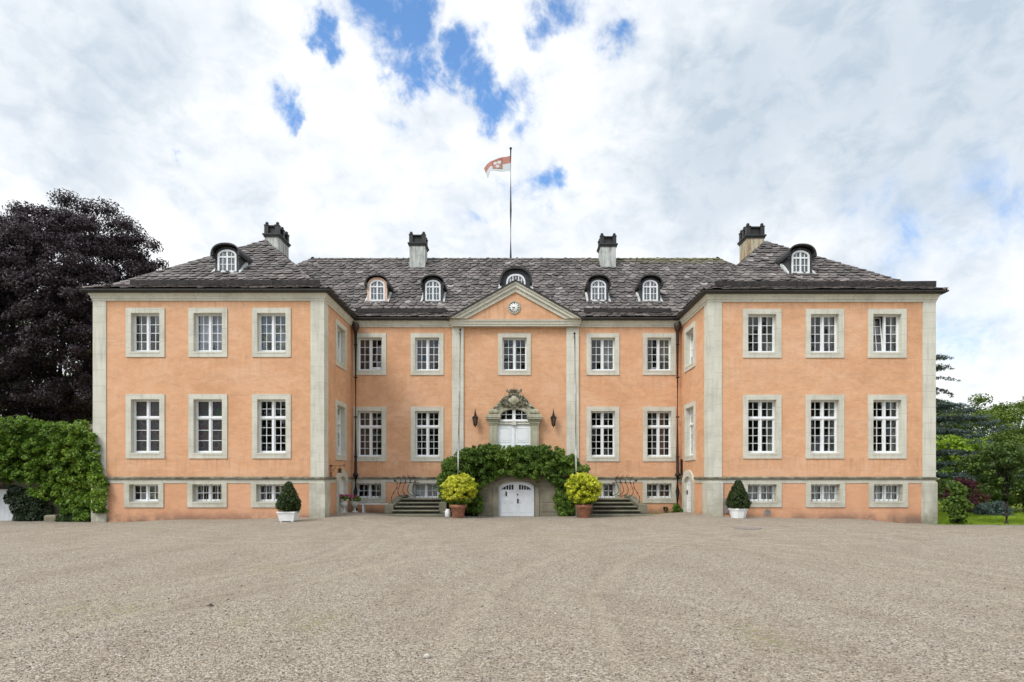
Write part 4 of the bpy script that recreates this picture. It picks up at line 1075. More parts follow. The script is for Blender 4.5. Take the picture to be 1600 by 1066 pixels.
for k, s in enumerate(ROM):
    an = math.pi / 2 - k * math.pi / 6; ur = Vector((math.cos(an), math.sin(an))); ut = Vector((math.sin(an), -math.cos(an)))
    wds = {'I': .016, 'V': .034, 'X': .034}; tot = sum(wds[c] for c in s); x = -tot / 2
    for c in s:
        wc = wds[c]
        def P(u, v): q = Vector((cxk, czk)) + ur * (.165 + v * .07) + ut * (x + u * wc); return (q.x, q.y)
        if c == 'I': stroke(nm, P(.5, 0), P(.5, 1), .009, 27.86)
        elif c == 'V': stroke(nm, P(.1, 1), P(.5, 0), .009, 27.86); stroke(nm, P(.9, 1), P(.5, 0), .006, 27.8595)
        else: stroke(nm, P(.1, 1), P(.9, 0), .009, 27.86); stroke(nm, P(.9, 1), P(.1, 0), .006, 27.8595)
        x += wc
nm.build('numerals', 'black_iron', clock)
for ang, L, wd, y in ((288, .12, .026, 27.855), (222, .17, .016, 27.85)):
    hnd = MB(); a = R(90 - ang); d = (math.cos(a), math.sin(a)); stroke(hnd, (cxk - d[0] * .03, czk - d[1] * .03), (cxk + d[0] * L, czk + d[1] * L), wd, y); hnd.build('clock_hand', 'black_iron', clock)

# downpipes in the inner corners
def downpipe(x, y, zg, s):
    p = MB(); p.tube([(x, y, 8.3), (x, y, 1.75)], .068, 12); p.lathe([(.06, 0), (.13, .18), (.16, .32), (.16, .42), (.05, .42)], (x, y, 8.25), 14)
    p.tube([(x, y, 8.62), (x - s * .1, y - .05, 8.75), (x - s * .22, y - .1, 8.88)], .05, 10)
    for z in (2.6, 4.4, 6.2, 7.7): p.lathe([(.072, 0), (.085, .015), (.085, .045), (.072, .06)], (x, y, z), 12)
    d = p.build('downpipe', 'dark_pipe', house)
    q = MB(); q.tube([(x, y, 1.80), (x, y, 1.0), (x, y, zg - .05)], [.085, .095, .115], 12); q.lathe([(.10, 0), (.125, .03), (.125, .09), (.09, .16)], (x, y, 1.72), 12)
    q.build('pipe_shoe', 'black_pipe', d)
downpipe(-7.28, 27.98, .02, 1); downpipe(7.38, 27.98, .02, -1)
# side doors in the inner walls of the wings
def side_door(Y0, X, sgn, zg):
    rz = 90 if sgn > 0 else -90
    loc = Vector((X, Y0, 0)) - Vector(house.location)
    hw = .55; zs, zt = 1.42, 1.72; o = MB()
    outer = [(-hw - .28, -.3)] + arch_pts(hw + .28, zs + .05, zt + .28, 16) + [(hw + .28, -.3)]
    inner = [(-hw, -.3)] + arch_pts(hw, zs, zt, 16) + [(hw, -.3)]
    o.strip_xz(outer, inner, -.07, .26); s = o.build('side_door_surround', 'pale_sandstone', house, None, True, loc); s.rotation_euler = (0, 0, R(rz))
    d = MB(); d.prism_xz([(-hw - .02, zg - .02)] + arch_pts(hw + .02, zs, zt + .02, 16) + [(hw + .02, zg - .02)], .06, .11)
    for (a, b, c, e) in ((-.42, .42, zg + .12, zg + .55), (-.42, .42, zg + .65, 1.4)): d.ring_xz([(a, c), (b, c), (b, e), (a, e)], [(a + .03, c + .03), (b - .03, c + .03), (b - .03, e - .03), (a + .03, e - .03)],   .045, .065)
    dd = d.build('door', 'white_paint', s, None, True, (0, 0, 0))
    h = MB(); h.ball((.40 * -1, .02, zg + .85), .03); h.box(-.44, -.36, .03, .058, zg + .75, zg + .95); h.build('door_handle', 'black_iron', s, None, True, (0, 0, 0))
side_door(26.45, XLi, 1, .17); side_door(26.95, XRi, -1, .16)

# portal
CXP = wx(803, YB)
po = MB()
for s in (-1, 1):
    x0, x1 = CXP + s * .755, CXP + s * 1.12; xm = (x0 + x1) / 2
    po.bbox(x0, x1, 27.93, 28.24, 1.7, 4.08, .02); po.bbox(x0 + s * .06, x1 - s * .06, 27.915, 28.0, 1.9, 4.0, .02)
    hwc = .185
    for (z0, z1, g, y) in ((4.06, 4.13, .03, 27.9), (4.13, 4.24, .055, 27.88), (4.24, 4.31, .10, 27.83), (4.31, 4.38, .15, 27.77), (4.38, 4.47, .165, 27.75), (4.47, 4.545, .13, 27.8)):
        po.bbox(xm - hwc - g, xm + hwc + g, y, 28.22, z0 - .002, z1, .018)
    po.bbox(xm - .20, xm + .20, 27.79, 28.21, 4.545, 4.76, .06)
outer = []; inner = []
for k in range(25):
    t = k / 24; x = -1.08 + 2.16 * t
    zo = 4.72 + .82 * (1 - abs(x / 1.08) ** 1.35); outer.append((CXP + x, zo))
    a = math.pi * (1 - t); inner.append((CXP + .70 * math.cos(a), 4.42 + .40 * math.sin(a) ** .8 if 0 < k < 24 else 4.42))
po.strip_xz(outer, inner, 27.95, 28.22)
i2 = [(CXP + (x - CXP) * .93, z - .03) for x, z in inner]; o2 = [(CXP + (x - CXP) * 1.06, z + .07) for x, z in inner]
po.strip_xz(o2, i2, 27.90, 28.1)
portal = po.build('door_surround', 'carved_sandstone', house)
cr_ = MB(); Yc = 27.9
def cpx(px, py): return (wx(px, Yc), wz(py, Yc))
def ctube(pts, rad, n=8): cr_.tube([(cpx(a, b)[0], Yc - .02, cpx(a, b)[1]) for a, b in pts], rad, n)
cx0, cz0 = cpx(803, 626)
cr_.ball((cx0, Yc + .03, cz0), .30, 16, .85, .35, .75)
cr_.ball((cx0, Yc - .02, cz0 + .05), .15, 14, 1, .6, 1.1)
for s in (-1, 1):
    M_ = lambda a, b: (803 + s * a, b)
    ctube([M_(3, 633), M_(10, 634.5), M_(17, 631), M_(20.5, 626.5), M_(19, 623), M_(15.5, 624.5), M_(16, 627.5)], [.06, .075, .08, .07, .055, .045, .03])
    ctube([M_(5, 621), M_(9, 617.5), M_(13.5, 618.5), M_(16.5, 622.5)], [.05, .065, .06, .04])
    ctube([M_(4, 630), M_(9, 628), M_(13, 623), M_(11, 620)], [.05, .06, .06, .03])
    ctube([M_(3, 615), M_(7, 613.5), M_(11, 611.5), M_(12, 608.5), M_(9.5, 608.5)], [.06, .07, .065, .05, .03])
    ctube([M_(13, 629.5), M_(20, 631), M_(26, 634.5), M_(31, 638.5)], [.03, .05, .06, .05])
for k in range(7):
    a = R(25 + k * 130 / 6); ctube([(803, 615), (803 + 6 * math.cos(a), 615 - 4.2 * math.sin(a)), (803 + 11 * math.cos(a), 615 - 7.6 * math.sin(a))], [.03, .055, .06])
ctube([(795, 617.5), (799, 615.8), (803, 615.2), (807, 615.8), (811, 617.5)], .06); ctube([(786, 634.5), (794, 636.5), (803, 637.2), (812, 636.5), (820, 634.5)], .05)
cr_.build('carved_crest', 'carved_sandstone', portal)
dr = MB(); X0, X1 = CXP - .76, CXP + .76
dr.box(X0, X1, 28.10, 28.18, 1.72, 4.08)
dl = dr.build('front_door', 'white_paint', house)
for s in (-1, 1):
    lf = MB(); a, b = (CXP + s * .03, CXP + s * .755); a, b = min(a, b), max(a, b)
    lf.bbox(a, b, 28.06, 28.11, 1.75, 4.06, .008)
    for (z0, z1) in ((3.28, 3.95), (2.98, 3.18), (1.95, 2.88)):
        lf.ring_xz([(a + .10, z0), (b - .10, z0), (b - .10, z1), (a + .10, z1)], [(a + .14, z0 + .04), (b - .14, z0 + .04), (b - .14, z1 - .04), (a + .14, z1 - .04)], 28.045, 28.065)
        lf.bbox(a + .17, b - .17, 28.048, 28.064, z0 + .07, z1 - .07, .008)
    lf.build('door_leaf', 'white_paint', dl)
MB().bbox(CXP - .035, CXP + .035, 28.02, 28.07, 1.75, 4.1, .01).build('astragal', 'white_paint', dl)
tr = MB(); tr.bbox(X0 - .03, X1 + .03, 27.99, 28.16, 4.08, 4.20, .02); tr.bbox(X0 - .03, X1 + .03, 27.95, 28.16, 4.198, 4.26, .02); tr.bbox(CXP - .10, CXP + .10, 27.93, 28.1, 4.03, 4.27, .03)
tr.build('transom', 'weathered_white', dl)
fn = MB(); fi = [(CXP - .62, 4.32)] + [(CXP + (x - CXP) * .88, z - .04) for x, z in inner] + [(CXP + .62, 4.32)]
fo = [(CXP - .74, 4.262)] + [(CXP + (x - CXP) * 1.02, z + .02) for x, z in inner] + [(CXP + .74, 4.262)]
fn.strip_xz(fo, fi, 28.05, 28.12); fn.box(CXP - .74, CXP + .74, 28.048, 28.118, 4.262, 4.325); fn.box(CXP - .075, CXP + .075, 28.04, 28.115, 4.3, 4.80)
for s in (-1, 1): fn.box(CXP + s * .36 - .014, CXP + s * .36 + .014, 28.07, 28.11, 4.3, 4.78)
fn.box(CXP - .64, CXP + .64, 28.072, 28.108, 4.535, 4.562)
fan = fn.build('fanlight', 'white_paint', portal)
MB().prism_xz(fi, 28.088, 28.092).build('fanlight_pane', 'window_glass', portal)
# grey repair patches on the plaster
MB().add([(wx(1193, YR), YR - .006, .17), (wx(1204, YR), YR - .006, .15), (wx(1205, YR), YR - .006, .36), (wx(1199, YR), YR - .006, .43), (wx(1194, YR), YR - .006, .35)], [(0, 1, 2, 3, 4)]).build('plaster_patch', 'grey_patch', house)
MB().bbox(wx(1131, YR), wx(1138, YR), YR - .05, YR + .02, .25, .85, .02).build('drain_box', 'grey_patch', house)
# ------------------------------------------------------------------ terrace, steps and railings
ter = thing('terrace', 'stone terrace with an arched white cellar door below the front door', 'terrace', (0, 26.8, 0))
tw = MB(); XA, XB, YT = -1.60, 1.92, 26.8
ao = [(-.80, -.4)] + arch_pts(.82, 1.20, 1.53, 16, 2.2) + [(.84, -.4)]
ai = [(x + .02, z) for x, z in [(-.80, -.4)] + arch_pts(.80, 1.20, 1.51, 16, 2.2) + [(.80, -.4)]]
dc = .03
tw.strip_xz([(XA, -.4), (XA, 1.3)] + [(XA, 1.86)] * 3 + [(lerp(XA, XB, k / 9), 1.86) for k in range(1, 9)] + [(XB, 1.86)] * 3 + [(XB, 1.3), (XB, -.4)] if False else [(XA, -.4)] + [(lerp(XA, XB, (k) / 16), 1.86) for k in range(17)] + [(XB, -.4)],
            [(x + dc, z) for x, z in ai], YT, YT + .45)
tw.box(XA, XA + .4, YT + .45, 28.1, -.4, 1.86); tw.box(XB - .4, XB, YT + .45, 28.1, -.4, 1.86); tw.box(XA, XB, YT + .45, 28.1, 1.74, 1.858)
tw.build('terrace_wall', 'rough_sandstone', ter)
sr = MB(); so = [(-1.0, -.3)] + arch_pts(1.0, 1.22, 1.70, 16, 2.2) + [(1.0, -.3)]
sr.strip_xz([(x + .03 + dc * .0, z) for x, z in so], [(x + dc, z) for x, z in ai], YT - .04, YT + .1); sr.build('arch_surround', 'rough_sandstone', ter)
for k, (x0, x1, z0, z1) in enumerate(((XA - .04, -1.02, -.4, .13), (1.10, XB + .04, -.4, .13), (-1.55, -1.05, .16, .62), (-1.55, -1.05, .65, 1.2), (1.12, 1.85, .16, .55), (1.12, 1.5, .58, 1.1), (1.53, 1.86, .58, 1.1))):
    MB().bbox(x0, x1, YT - (.05 if k < 2 else .018), YT + .045, z0, z1, .015).build('facing_block', 'rough_sandstone', ter)
cd = MB(); Yd = YT + .10
def leaf_poly(s):
    pts = [(x, z) for x, z in arch_pts(.79, 1.20, 1.505, 20, 2.2)]
    h = [p for p in pts if p[0] * s >= .012]; h.sort(key=lambda p: p[0] * s)
    return [(dc + s * .012, -.03)] + [(dc + s * .012, 1.503)] + [(dc + x, z) for x, z in h] + [(dc + s * .79, -.03)]
cdoor = MB().box(dc - .78, dc + .78, Yd + .06, Yd + .09, -.04, 1.18).build('cellar_door', 'grey_white_paint', ter)
for s in (-1, 1):
    lf = MB(); pol = leaf_poly(s)
    gl_in = [(dc + s * .12, 1.14), (dc + s * .12, 1.36), (dc + s * .36, 1.33), (dc + s * .55, 1.24), (dc + s * .66, 1.14)]
    lf.prism_xz(pol, Yd, Yd + .05)
    for (a, b, z0, z1) in ((.11, .37, .14, .60), (.43, .68, .14, .60)):
        x0, x1 = dc + s * a, dc + s * b
        lf.ring_xz([(x0, z0), (x1, z0), (x1, z1), (x0, z1)], [(x0 + s * .025, z0 + .025), (x1 - s * .025, z0 + .025), (x1 - s * .025, z1 - .025), (x0 + s * .025, z1 - .025)], Yd - .018, Yd + .005)
    for z0, z1 in ((-.02, .08), (.66, .71)): lf.box(dc + s * .03, dc + s * .76, Yd - .012, Yd + .01, z0, z1)
    cv = [(dc + s * (.10 + .60 * k / 10), .80 + .30 * math.cos(math.pi / 2 * (k / 10)) ** .8 if k < 10 else .80) for k in range(11)]
    lf.strip_xz(cv, [(x, z - .035) for x, z in cv], Yd - .015, Yd + .01)
    for q in (.24, .36, .50, .62):
        lf.box(dc + s * q - .004, dc + s * q + .004, Yd - .004, Yd + .01, .10, .9)
    lf.build('door_leaf', 'grey_white_paint', cdoor)
    g = MB(); g.prism_xz(gl_in, Yd - .008, Yd + .02); g.build('door_light', 'black_iron', cdoor)
    gb = MB()
    for q in (.22, .33, .44, .55): gb.box(dc + s * q - .012, dc + s * q + .012, Yd - .022, Yd - .002, 1.13, 1.36 - max(0, q - .3) * .75)
    gb.build('glazing_bar', 'grey_white_paint', cdoor)
    MB().box(dc + s * .0 - .02, dc + s * .0 + .02 + .001 * s, Yd - .025, Yd + .02, -.02, 1.49).build('cover_strip', 'grey_white_paint', cdoor) if s > 0 else None
hd = MB(); hd.ball((dc + .06, Yd - .03, .93), .03); hd.tube([(dc + .07, Yd - .03, .60), (dc + .08, Yd - .07, .66), (dc + .14, Yd - .07, .70)], .016); hd.box(dc + .045, dc + .10, Yd - .02, Yd, .54, .74)
hd.build('door_handle', 'black_iron', cdoor)
kn = MB(); kn.tube([(dc - .44, Yd - .03, 1.05), (dc - .44, Yd - .05, .90)], .022); kn.box(dc - .47, dc - .41, Yd - .02, Yd, .86, 1.06); kn.build('door_knocker', 'black_iron', cdoor)

def steps(s, x0, x1, label, name='stone_steps'):
    """s: -1 left flight; x0 outer, x1 inner end (absolute values)"""
    st = thing(name, label, 'steps', (s * (x0 + x1) / 2, 27, 0))
    X = lambda a: s * a
    MB().bbox(X(x1 - .42), X(x0 + .52 if s < 0 else x0 + .55), 25.98, 28.12, -.3, .12, .02).build('base_slab', 'dark_step_stone', st)
    zs = [.12, .275, .43, .585, .74]; ys = [26.14, 26.46, 26.78, 27.10]
    for k in range(4):
        o = x0 - k * .09
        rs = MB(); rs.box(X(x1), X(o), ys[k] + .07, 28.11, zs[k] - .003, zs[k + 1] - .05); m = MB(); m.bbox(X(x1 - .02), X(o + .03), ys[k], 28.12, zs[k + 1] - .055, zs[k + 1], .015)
        sp_ = m.build('step', 'dark_step_stone', st); rs.build('riser', 'dark_riser', sp_)
    ck = MB(); ck.bbox(X(x0 - .02), X(x0 + .34), 26.3, 26.85, .118, .52, .03)
    n = 9; vs = []
    for k in range(n):
        t = k / (n - 1); y = 26.85 + 1.25 * t; z = .52 + .36 * math.sin(t * math.pi / 2) ** 1.2; xo = x0 + .30 - .34 * t; xi = xo - .30
        vs += [(X(xo), y, .1), (X(xi), y, .1), (X(xi), y, z), (X(xo), y, z)]
    fs = [(0, 1, 2, 3), tuple(range(4 * n - 1, 4 * n - 5, -1))]
    for k in range(n - 1): fs += [(4 * k + a, 4 * k + (a + 1) % 4, 4 * k + 4 + (a + 1) % 4, 4 * k + 4 + a) for a in range(4)]
    ck.add(vs, fs); ck.build('side_wall', 'dark_step_stone', st)
    sw = MB(); sw.bbox(X(x1 - .30), X(x1 + .01), 26.25, 27.3, .117, .62, .03); sw.bbox(X(x1 - .28), X(x1 + .0), 27.29, 28.1, .116, .95, .03); sw.build('side_wall', 'dark_step_stone', st)
    up = MB()
    for k in range(6): up.box(X(x1 - .02 - k * .24), X(x1 - .28 - k * .24), 27.32 + .003 * k, 28.09, .1, .90 + k * .165)
    up.build('upper_flight', 'dark_step_stone', st)
    return st
steps(-1, 5.26, 3.26, 'left flight of dark stone steps climbing to the ivy covered terrace')
steps(1, 5.30, 3.30, 'right flight of dark stone steps climbing to the ivy covered terrace')
def railing(s, x0, label):
    r = thing('iron_railing', label, 'railing', (s * x0, 27.4, .6))
    def spt(zt, pts): return pts
    # newel with a scroll
    Yn = 26.95; sc = 1 / 36.0 * Yn / 26.95
    def P(a, z, y): return (s * (x0 + a), y, z)
    n = MB(); n.tube([P(.23, .42, Yn - .2), P(.31, .62, Yn - .2), P(.33, .80, Yn - .18), P(.25, 1.00, Yn - .1), P(.12, 1.22, Yn), P(.10, 1.42, Yn), P(.15, 1.52, Yn), P(.20, 1.55, Yn)], [.016, .018, .02, .022, .024, .02, .018, .016], 8)
    n.ball(P(.21, 1.53, Yn), .05, 10); n.build('newel', 'rusty_iron', r)
    for k in range(4):
        y = 27.02 + k * .34; o = -.02 - k * .155; zb = .78 + (.05 if k else -.0)
        b = MB(); pts = []
        prof = [(-.12 - .08, 0), (-.02, .04), (.09, .16), (.12, .34), (.05, .54), (-.02, .70), (-.03, .82), (.03, .96), (.05, 1.0)]
        for a, h in prof: pts.append(P(o + a * 1.15, zb + h * .92, y))
        # smooth
        q = []
        for i in range(len(pts) - 1):
            p0, p1 = Vector(pts[i]), Vector(pts[i + 1]); q += [p0, p0.lerp(p1, .5)]
        q.append(Vector(pts[-1]))
        for _ in range(2): q = [q[0]] + [(q[i - 1] + q[i] * 2 + q[i + 1]) / 4 for i in range(1, len(q) - 1)] + [q[-1]]
        b.tube(q, .019, 8); b.tube([P(o + .05, zb + .91, y), P(o + .10, zb + .95, y), P(o + .12, zb + .90, y), P(o + .08, zb + .87, y)], .012, 6)
        b.ball(P(o - .0, zb + .66, y), .028, 8); b.build('baluster', 'rusty_iron', r)
    h = MB(); h.tube([P(.02, 1.42, 27.0), P(-.18, 1.43, 27.4), P(-.36, 1.44, 27.75), P(-.62, 1.44, 28.15)], .016, 8); h.build('rail', 'rusty_iron', r)
    t = MB(); t.tube([P(.08, 1.66, 27.02), P(-.10, 1.68, 27.4), P(-.28, 1.68, 27.75), P(-.50, 1.68, 28.12)], .014, 8); t.build('hand_rail', 'rusty_iron', r)
    return r
railing(-1, 5.08, 'rusty iron railing of S shaped bars beside the left steps')
railing(1, 5.08, 'rusty iron railing of S shaped bars beside the right steps')

# ivy over the terrace
def poly_lumps(poly, Y, n, r0, r1, dy, ry=.7):
    P = [(wx(a, Y), wz(b, Y)) for a, b in poly]; xs = [p[0] for p in P]; zs = [p[1] for p in P]; out = []
    tries = 0
    while len(out) < n and tries < n * 60:
        tries += 1; x = random.uniform(min(xs), max(xs)); z = random.uniform(min(zs), max(zs))
        if in_poly(x, z, P):
            r = random.uniform(r0, r1); out.append((x, Y + random.uniform(-dy, dy), z, r, r * ry, r * random.uniform(.7, 1.0)))
    return out
random.seed(5)
ivy = thing('ivy', 'dense green ivy arching over the terrace above the cellar door', 'ivy', (0, 26.5, 0))
ivp = [(684, 778), (684, 752), (690, 733), (700, 719), (716, 707), (735, 700), (760, 697), (800, 699), (850, 698), (876, 701), (892, 710), (906, 724), (922, 734), (924, 746), (914, 762), (912, 790), (892, 800), (880, 790), (876, 760), (864, 750), (846, 752), (830, 745), (806, 741), (782, 743), (768, 751), (762, 756), (748, 764), (742, 800), (704, 802), (696, 784)]
L1 = poly_lumps(ivp, 26.5, 900, .08, .18, .38)
L1 = [(a, y + .22 - .42 * (c_ - 1.2) / 2.0, c_, r, q, w_) for a, y, c_, r, q, w_ in L1]
L1 += poly_lumps([(692, 726), (735, 707), (880, 707), (912, 735), (880, 745), (760, 745), (700, 760)], 27.3, 330, .16, .32, .55)
lv = foliage('leaves', L1, 105000, .088, .070, 'ivy_leaf', ivy, .40, (0, -1, .45), .75, .6, .55)
L2 = poly_lumps([(736, 770), (754, 756), (752, 800), (736, 804)], 26.75, 22, .12, .22, .12) + poly_lumps([(864, 752), (890, 748), (897, 802), (880, 804), (868, 790)], 26.75, 46, .14, .26, .15)
foliage('shaded_leaves', L2, 5200, .10, .085, 'ivy_leaf', ivy, .25, (0, -1, .2), .8, .45, .2)
stm = MB()
for a in (-1.75, -1.68, 2.02, 2.1, 2.2):
    pts = [(a + random.uniform(-.05, .05), 26.75 + random.uniform(-.05, .05), -.05 + k * .3) for k in range(6)]; stm.tube(pts, [.035, .032, .03, .026, .022, .018], 6)
stm.build('stem', 'bark', ivy)

# ------------------------------------------------------------------ pots and tubs
def golden_pot(px, label, seed, pxc, top):
    random.seed(seed); Y = 25.5; X = wx(px, Y); g = gzf(X, Y)
    p = thing('potted_shrub', label, 'potted shrub', (X, Y, g), 'golden shrubs in terracotta pots')
    m = MB(); m.lathe([(.22, 0), (.23, .01), (.305, .42), (.345, .425), (.352, .55), (.325, .556), (.315, .50), (.02, .49)], (X, Y, g), 36); pot = m.build('pot', 'terracotta', p)
    MB().lathe([(.312, 0), (.30, .01), (.02, .025)], (X, Y, g + .485), 20).build('soil', 'soil', pot)
    zc = g + 1.21; xc = wx(pxc, Y)
    lm = []
    for k in range(170):
        d = Vector((random.gauss(0, 1), random.gauss(0, 1), random.gauss(0, 1))).normalized()
        if d.z < -.8: d.z = -.8
        rr = random.uniform(.52, .70); lm.append((xc + d.x * rr * .98, Y + d.y * rr * .95, zc + d.z * rr * .90 + random.uniform(-.03, .03), random.uniform(.07, .17), random.uniform(.07, .17), random.uniform(.06, .13)))
    foliage('foliage', lm, 12500, .14, .06, 'golden_leaf', p, .25, None, .25, .55, .35)
    lm2 = [(xc + random.uniform(-.35, .35), Y + random.uniform(-.3, .3), zc - random.uniform(.0, .5), .2, .2, .2) for _ in range(30)]
    foliage('inner_leaves', lm2, 2200, .12, .06, 'ivy_leaf', p, .4, None, .3, .6, .1)
    st = MB()
    for k in range(9):
        a = k * .7; b = random.uniform(.25, .5); st.tube([(X + .06 * math.cos(a), Y + .06 * math.sin(a), g + .46), (X + .15 * math.cos(a), Y + .15 * math.sin(a), g + .8), (xc + b * math.cos(a), Y + b * math.sin(a), zc + .1)], [.018, .014, .006], 6)
    st.build('stem', 'bark', p)
golden_pot(715.8, 'left of the two golden leaved shrubs in terracotta pots, before the ivy', 3, 717.5, 737)
golden_pot(912, 'right of the two golden leaved shrubs in terracotta pots, before the ivy', 4, 911.5, 735)

def topiary(px, Y, round_tub, label, seed):
    random.seed(seed); X = wx(px, Y); g = gzf(X, Y)
    p = thing('topiary_cone', label, 'topiary', (X, Y, g), 'clipped cones in white tubs')
    m = MB(); w0, w1, h = .265, .285, .37
    if round_tub:
        m.lathe([(.25, 0), (.26, .015), (.325, .30), (.35, .305), (.36, .35), (.34, .375), (.315, .36), (.05, .33)], (X, Y, g + .0), 8, False); m.rot_z(22, (X, Y))
    else:
        vs = []
        for (w, z) in ((.255, 0.03), (.30, h - .06), (.325, h - .055), (.325, h), (.28, h), (.275, h - .05)):
            vs += [(X - w, Y - w, g + z), (X + w, Y - w, g + z), (X + w, Y + w, g + z), (X - w, Y + w, g + z)]
        fs = [(3, 2, 1, 0), (20, 21, 22, 23)]
        for k in range(5): fs += [(4 * k + i, 4 * k + (i + 1) % 4, 4 * k + 4 + (i + 1) % 4, 4 * k + 4 + i) for i in range(4)]
        m.add(vs, fs)
        for sx in (-1, 1):
            for sy in (-1, 1): m.bbox(X + sx * .17, X + sx * .24, Y + sy * .17, Y + sy * .24, g - .01, g + .035, .005)
    m.build('tub', 'white_paint', p)
    zc = g + h; lm = []
    H = 1.06; RM = .485
    for k in range(260):
        t = random.random() ** .8; z = zc - .05 + H * t
        r = RM * (math.sin(min(1, (t + .10) / .34) * math.pi / 2)) if t < .24 else RM * (1 - (t - .24) / .80) ** .82
        a = random.uniform(0, 2 * math.pi); q = .82 + random.uniform(-.06, .08); lm.append((X + r * q * math.cos(a), Y + r * q * math.sin(a), z, .085, .085, .085))
    for k in range(40): lm.append((X + random.uniform(-.2, .2), Y + random.uniform(-.2, .2), zc + random.uniform(.05, .6), .16, .16, .16))
    foliage('foliage', lm, 14000, .062, .034, 'topiary_leaf', p, .3, None, -.1, .5, .25)
    MB().tube([(X, Y, g + h - .1), (X, Y, g + h + .7)], [.035, .02], 8).build('trunk', 'bark', p)
topiary(451.3, 22.3, False, 'clipped cone shrub in a square white tub before the left wing', 8)
topiary(1153.5, 23.3, True, 'clipped cone shrub in an angular white tub before the right wing', 9)

# urns with flowers
def urn(px, Y, hgt, pink, label, seed):
    random.seed(seed); X = wx(px, Y); g = gzf(X, Y)
    u = thing('flower_urn', label, 'urn', (X, Y, g), 'stone urns by the left side door')
    m = MB(); s = hgt / .58
    m.bbox(X - .13 * s, X + .13 * s, Y - .13 * s, Y + .13 * s, g - .03, g + .035, .008)
    m.lathe([(.11 * s, .03), (.10 * s, .06), (.05 * s, .10), (.045 * s, .17), (.075 * s, .19), (.06 * s, .21), (.13 * s, .26), (.165 * s, .34), (.165 * s, .42), (.15 * s, .50), (.165 * s, .53), (.215 * s, .555), (.21 * s, .58), (.17 * s, .575), (.02, .54 * s)], (X, Y, g), 28)
    for k in range(12):
        a = k * math.pi / 6; m.tube([(X + .10 * s * math.cos(a), Y + .10 * s * math.sin(a), g + .24 * s), (X + .17 * s * math.cos(a), Y + .17 * s * math.sin(a), g + .34 * s), (X + .162 * s * math.cos(a), Y + .162 * s * math.sin(a), g + .46 * s)], .012, 5)
    m.build('urn', 'weathered_white', u)
    z = g + .56 * s
    lm = [(X + random.uniform(-.2, .2), Y + random.uniform(-.18, .18), z + random.uniform(0, .14), .08, .08, .07) for _ in range(26)]
    foliage('leaves', lm, 1100, .075, .06, 'ivy_leaf', u, .3, None, .4, .5, .3)
    if pink:
        lm = [(X + random.uniform(-.28, .34), Y + random.uniform(-.2, .2), z + random.uniform(.08, .20), .06, .06, .05) for _ in range(24)]
        foliage('flowers', lm, 900, .05, .045, 'pink_petal', u, .3, None, 0, .6, .4)
    else:
        lm = [(X + random.uniform(-.16, .16), Y + random.uniform(-.15, .15), z + random.uniform(.1, .26), .04, .04, .04) for _ in range(7)]
        foliage('flowers', lm, 150, .045, .04, 'pink_petal', u, .3, None, 0, .6, .4)
    return u
urn(537.5, 26.3, .58, True, 'stone urn overflowing with pink flowers, nearest the side door', 12)
urn(554.2, 27.3, .56, False, 'stone urn of green leaves and few flowers, beside the white bench', 13)
# bench
bn = thing('garden_bench', 'low white bench standing under the basement window', 'bench', (wx(584, 27.4), 27.5, .05))
g = gzf(wx(584, 27.5), 27.5); x0, x1 = wx(559, 27.4), wx(609, 27.4)
bs = MB()
for k in range(4): bs.bbox(x0, x1, 27.3 + k * .095, 27.385 + k * .095, g + .40, g + .43, .006)
bs.build('seat', 'white_paint', bn)
for x in (wx(568, 27.4), wx(604.5, 27.4)):
    l = MB()
    for y in (27.33, 27.62): l.bbox(x - .028, x + .028, y - .028, y + .028, g - .02, g + .40, .005)
    l.box(x - .022, x + .022, 27.31, 27.66, g + .355, g + .398); l.build('leg', 'white_paint', bn)
# lanterns
def lantern(px, label):
    X = wx(px, 27.95); Y = 27.95; z0 = wz(668.5, Y)
    l = thing('wall_lantern', label, 'lantern', (X, 28.18, z0), 'lanterns beside the front door')
    m = MB(); m.lathe([(.008, 0), (.02, .03), (.012, .05), (.045, .08), (.07, .10), (.066, .12)], (X, Y, z0), 6, False)
    m.lathe([(.128, .43), (.145, .45), (.138, .47), (.09, .53), (.05, .56), (.055, .60), (.03, .63), (.045, .67), (.02, .71), (.035, .74), (.005, .78)], (X, Y, z0), 6, False)
    for k in range(6):
        a = k * math.pi / 3; m.tube([(X +   .068 * math.cos(a), Y +   .068 * math.sin(a), z0 + .11), (X + .125 * math.cos(a), Y + .125 * math.sin(a), z0 + .44)], .013, 5)
    m.build('lantern_frame', 'black_iron', l)
    MB().lathe([(.06, .115), (.118, .435)], (X, Y, z0), 6, False).build('lantern_glass', 'lantern_glass', l)
    b = MB(); b.tube([(X, 28.2, z0 + .30), (X, 28.14, z0 + .72), (X, 28.0, z0 + .86), (X, Y, z0 + .77)], .016, 8); b.lathe([(.05, 0), (.05, .02)], (X, 28.15, z0 + .3), 10); b.build('wall_bracket', 'black_iron', l)
lantern(742.5, 'dark iron lantern on the wall left of the front door'); lantern(864.8, 'dark iron lantern on the wall right of the front door')
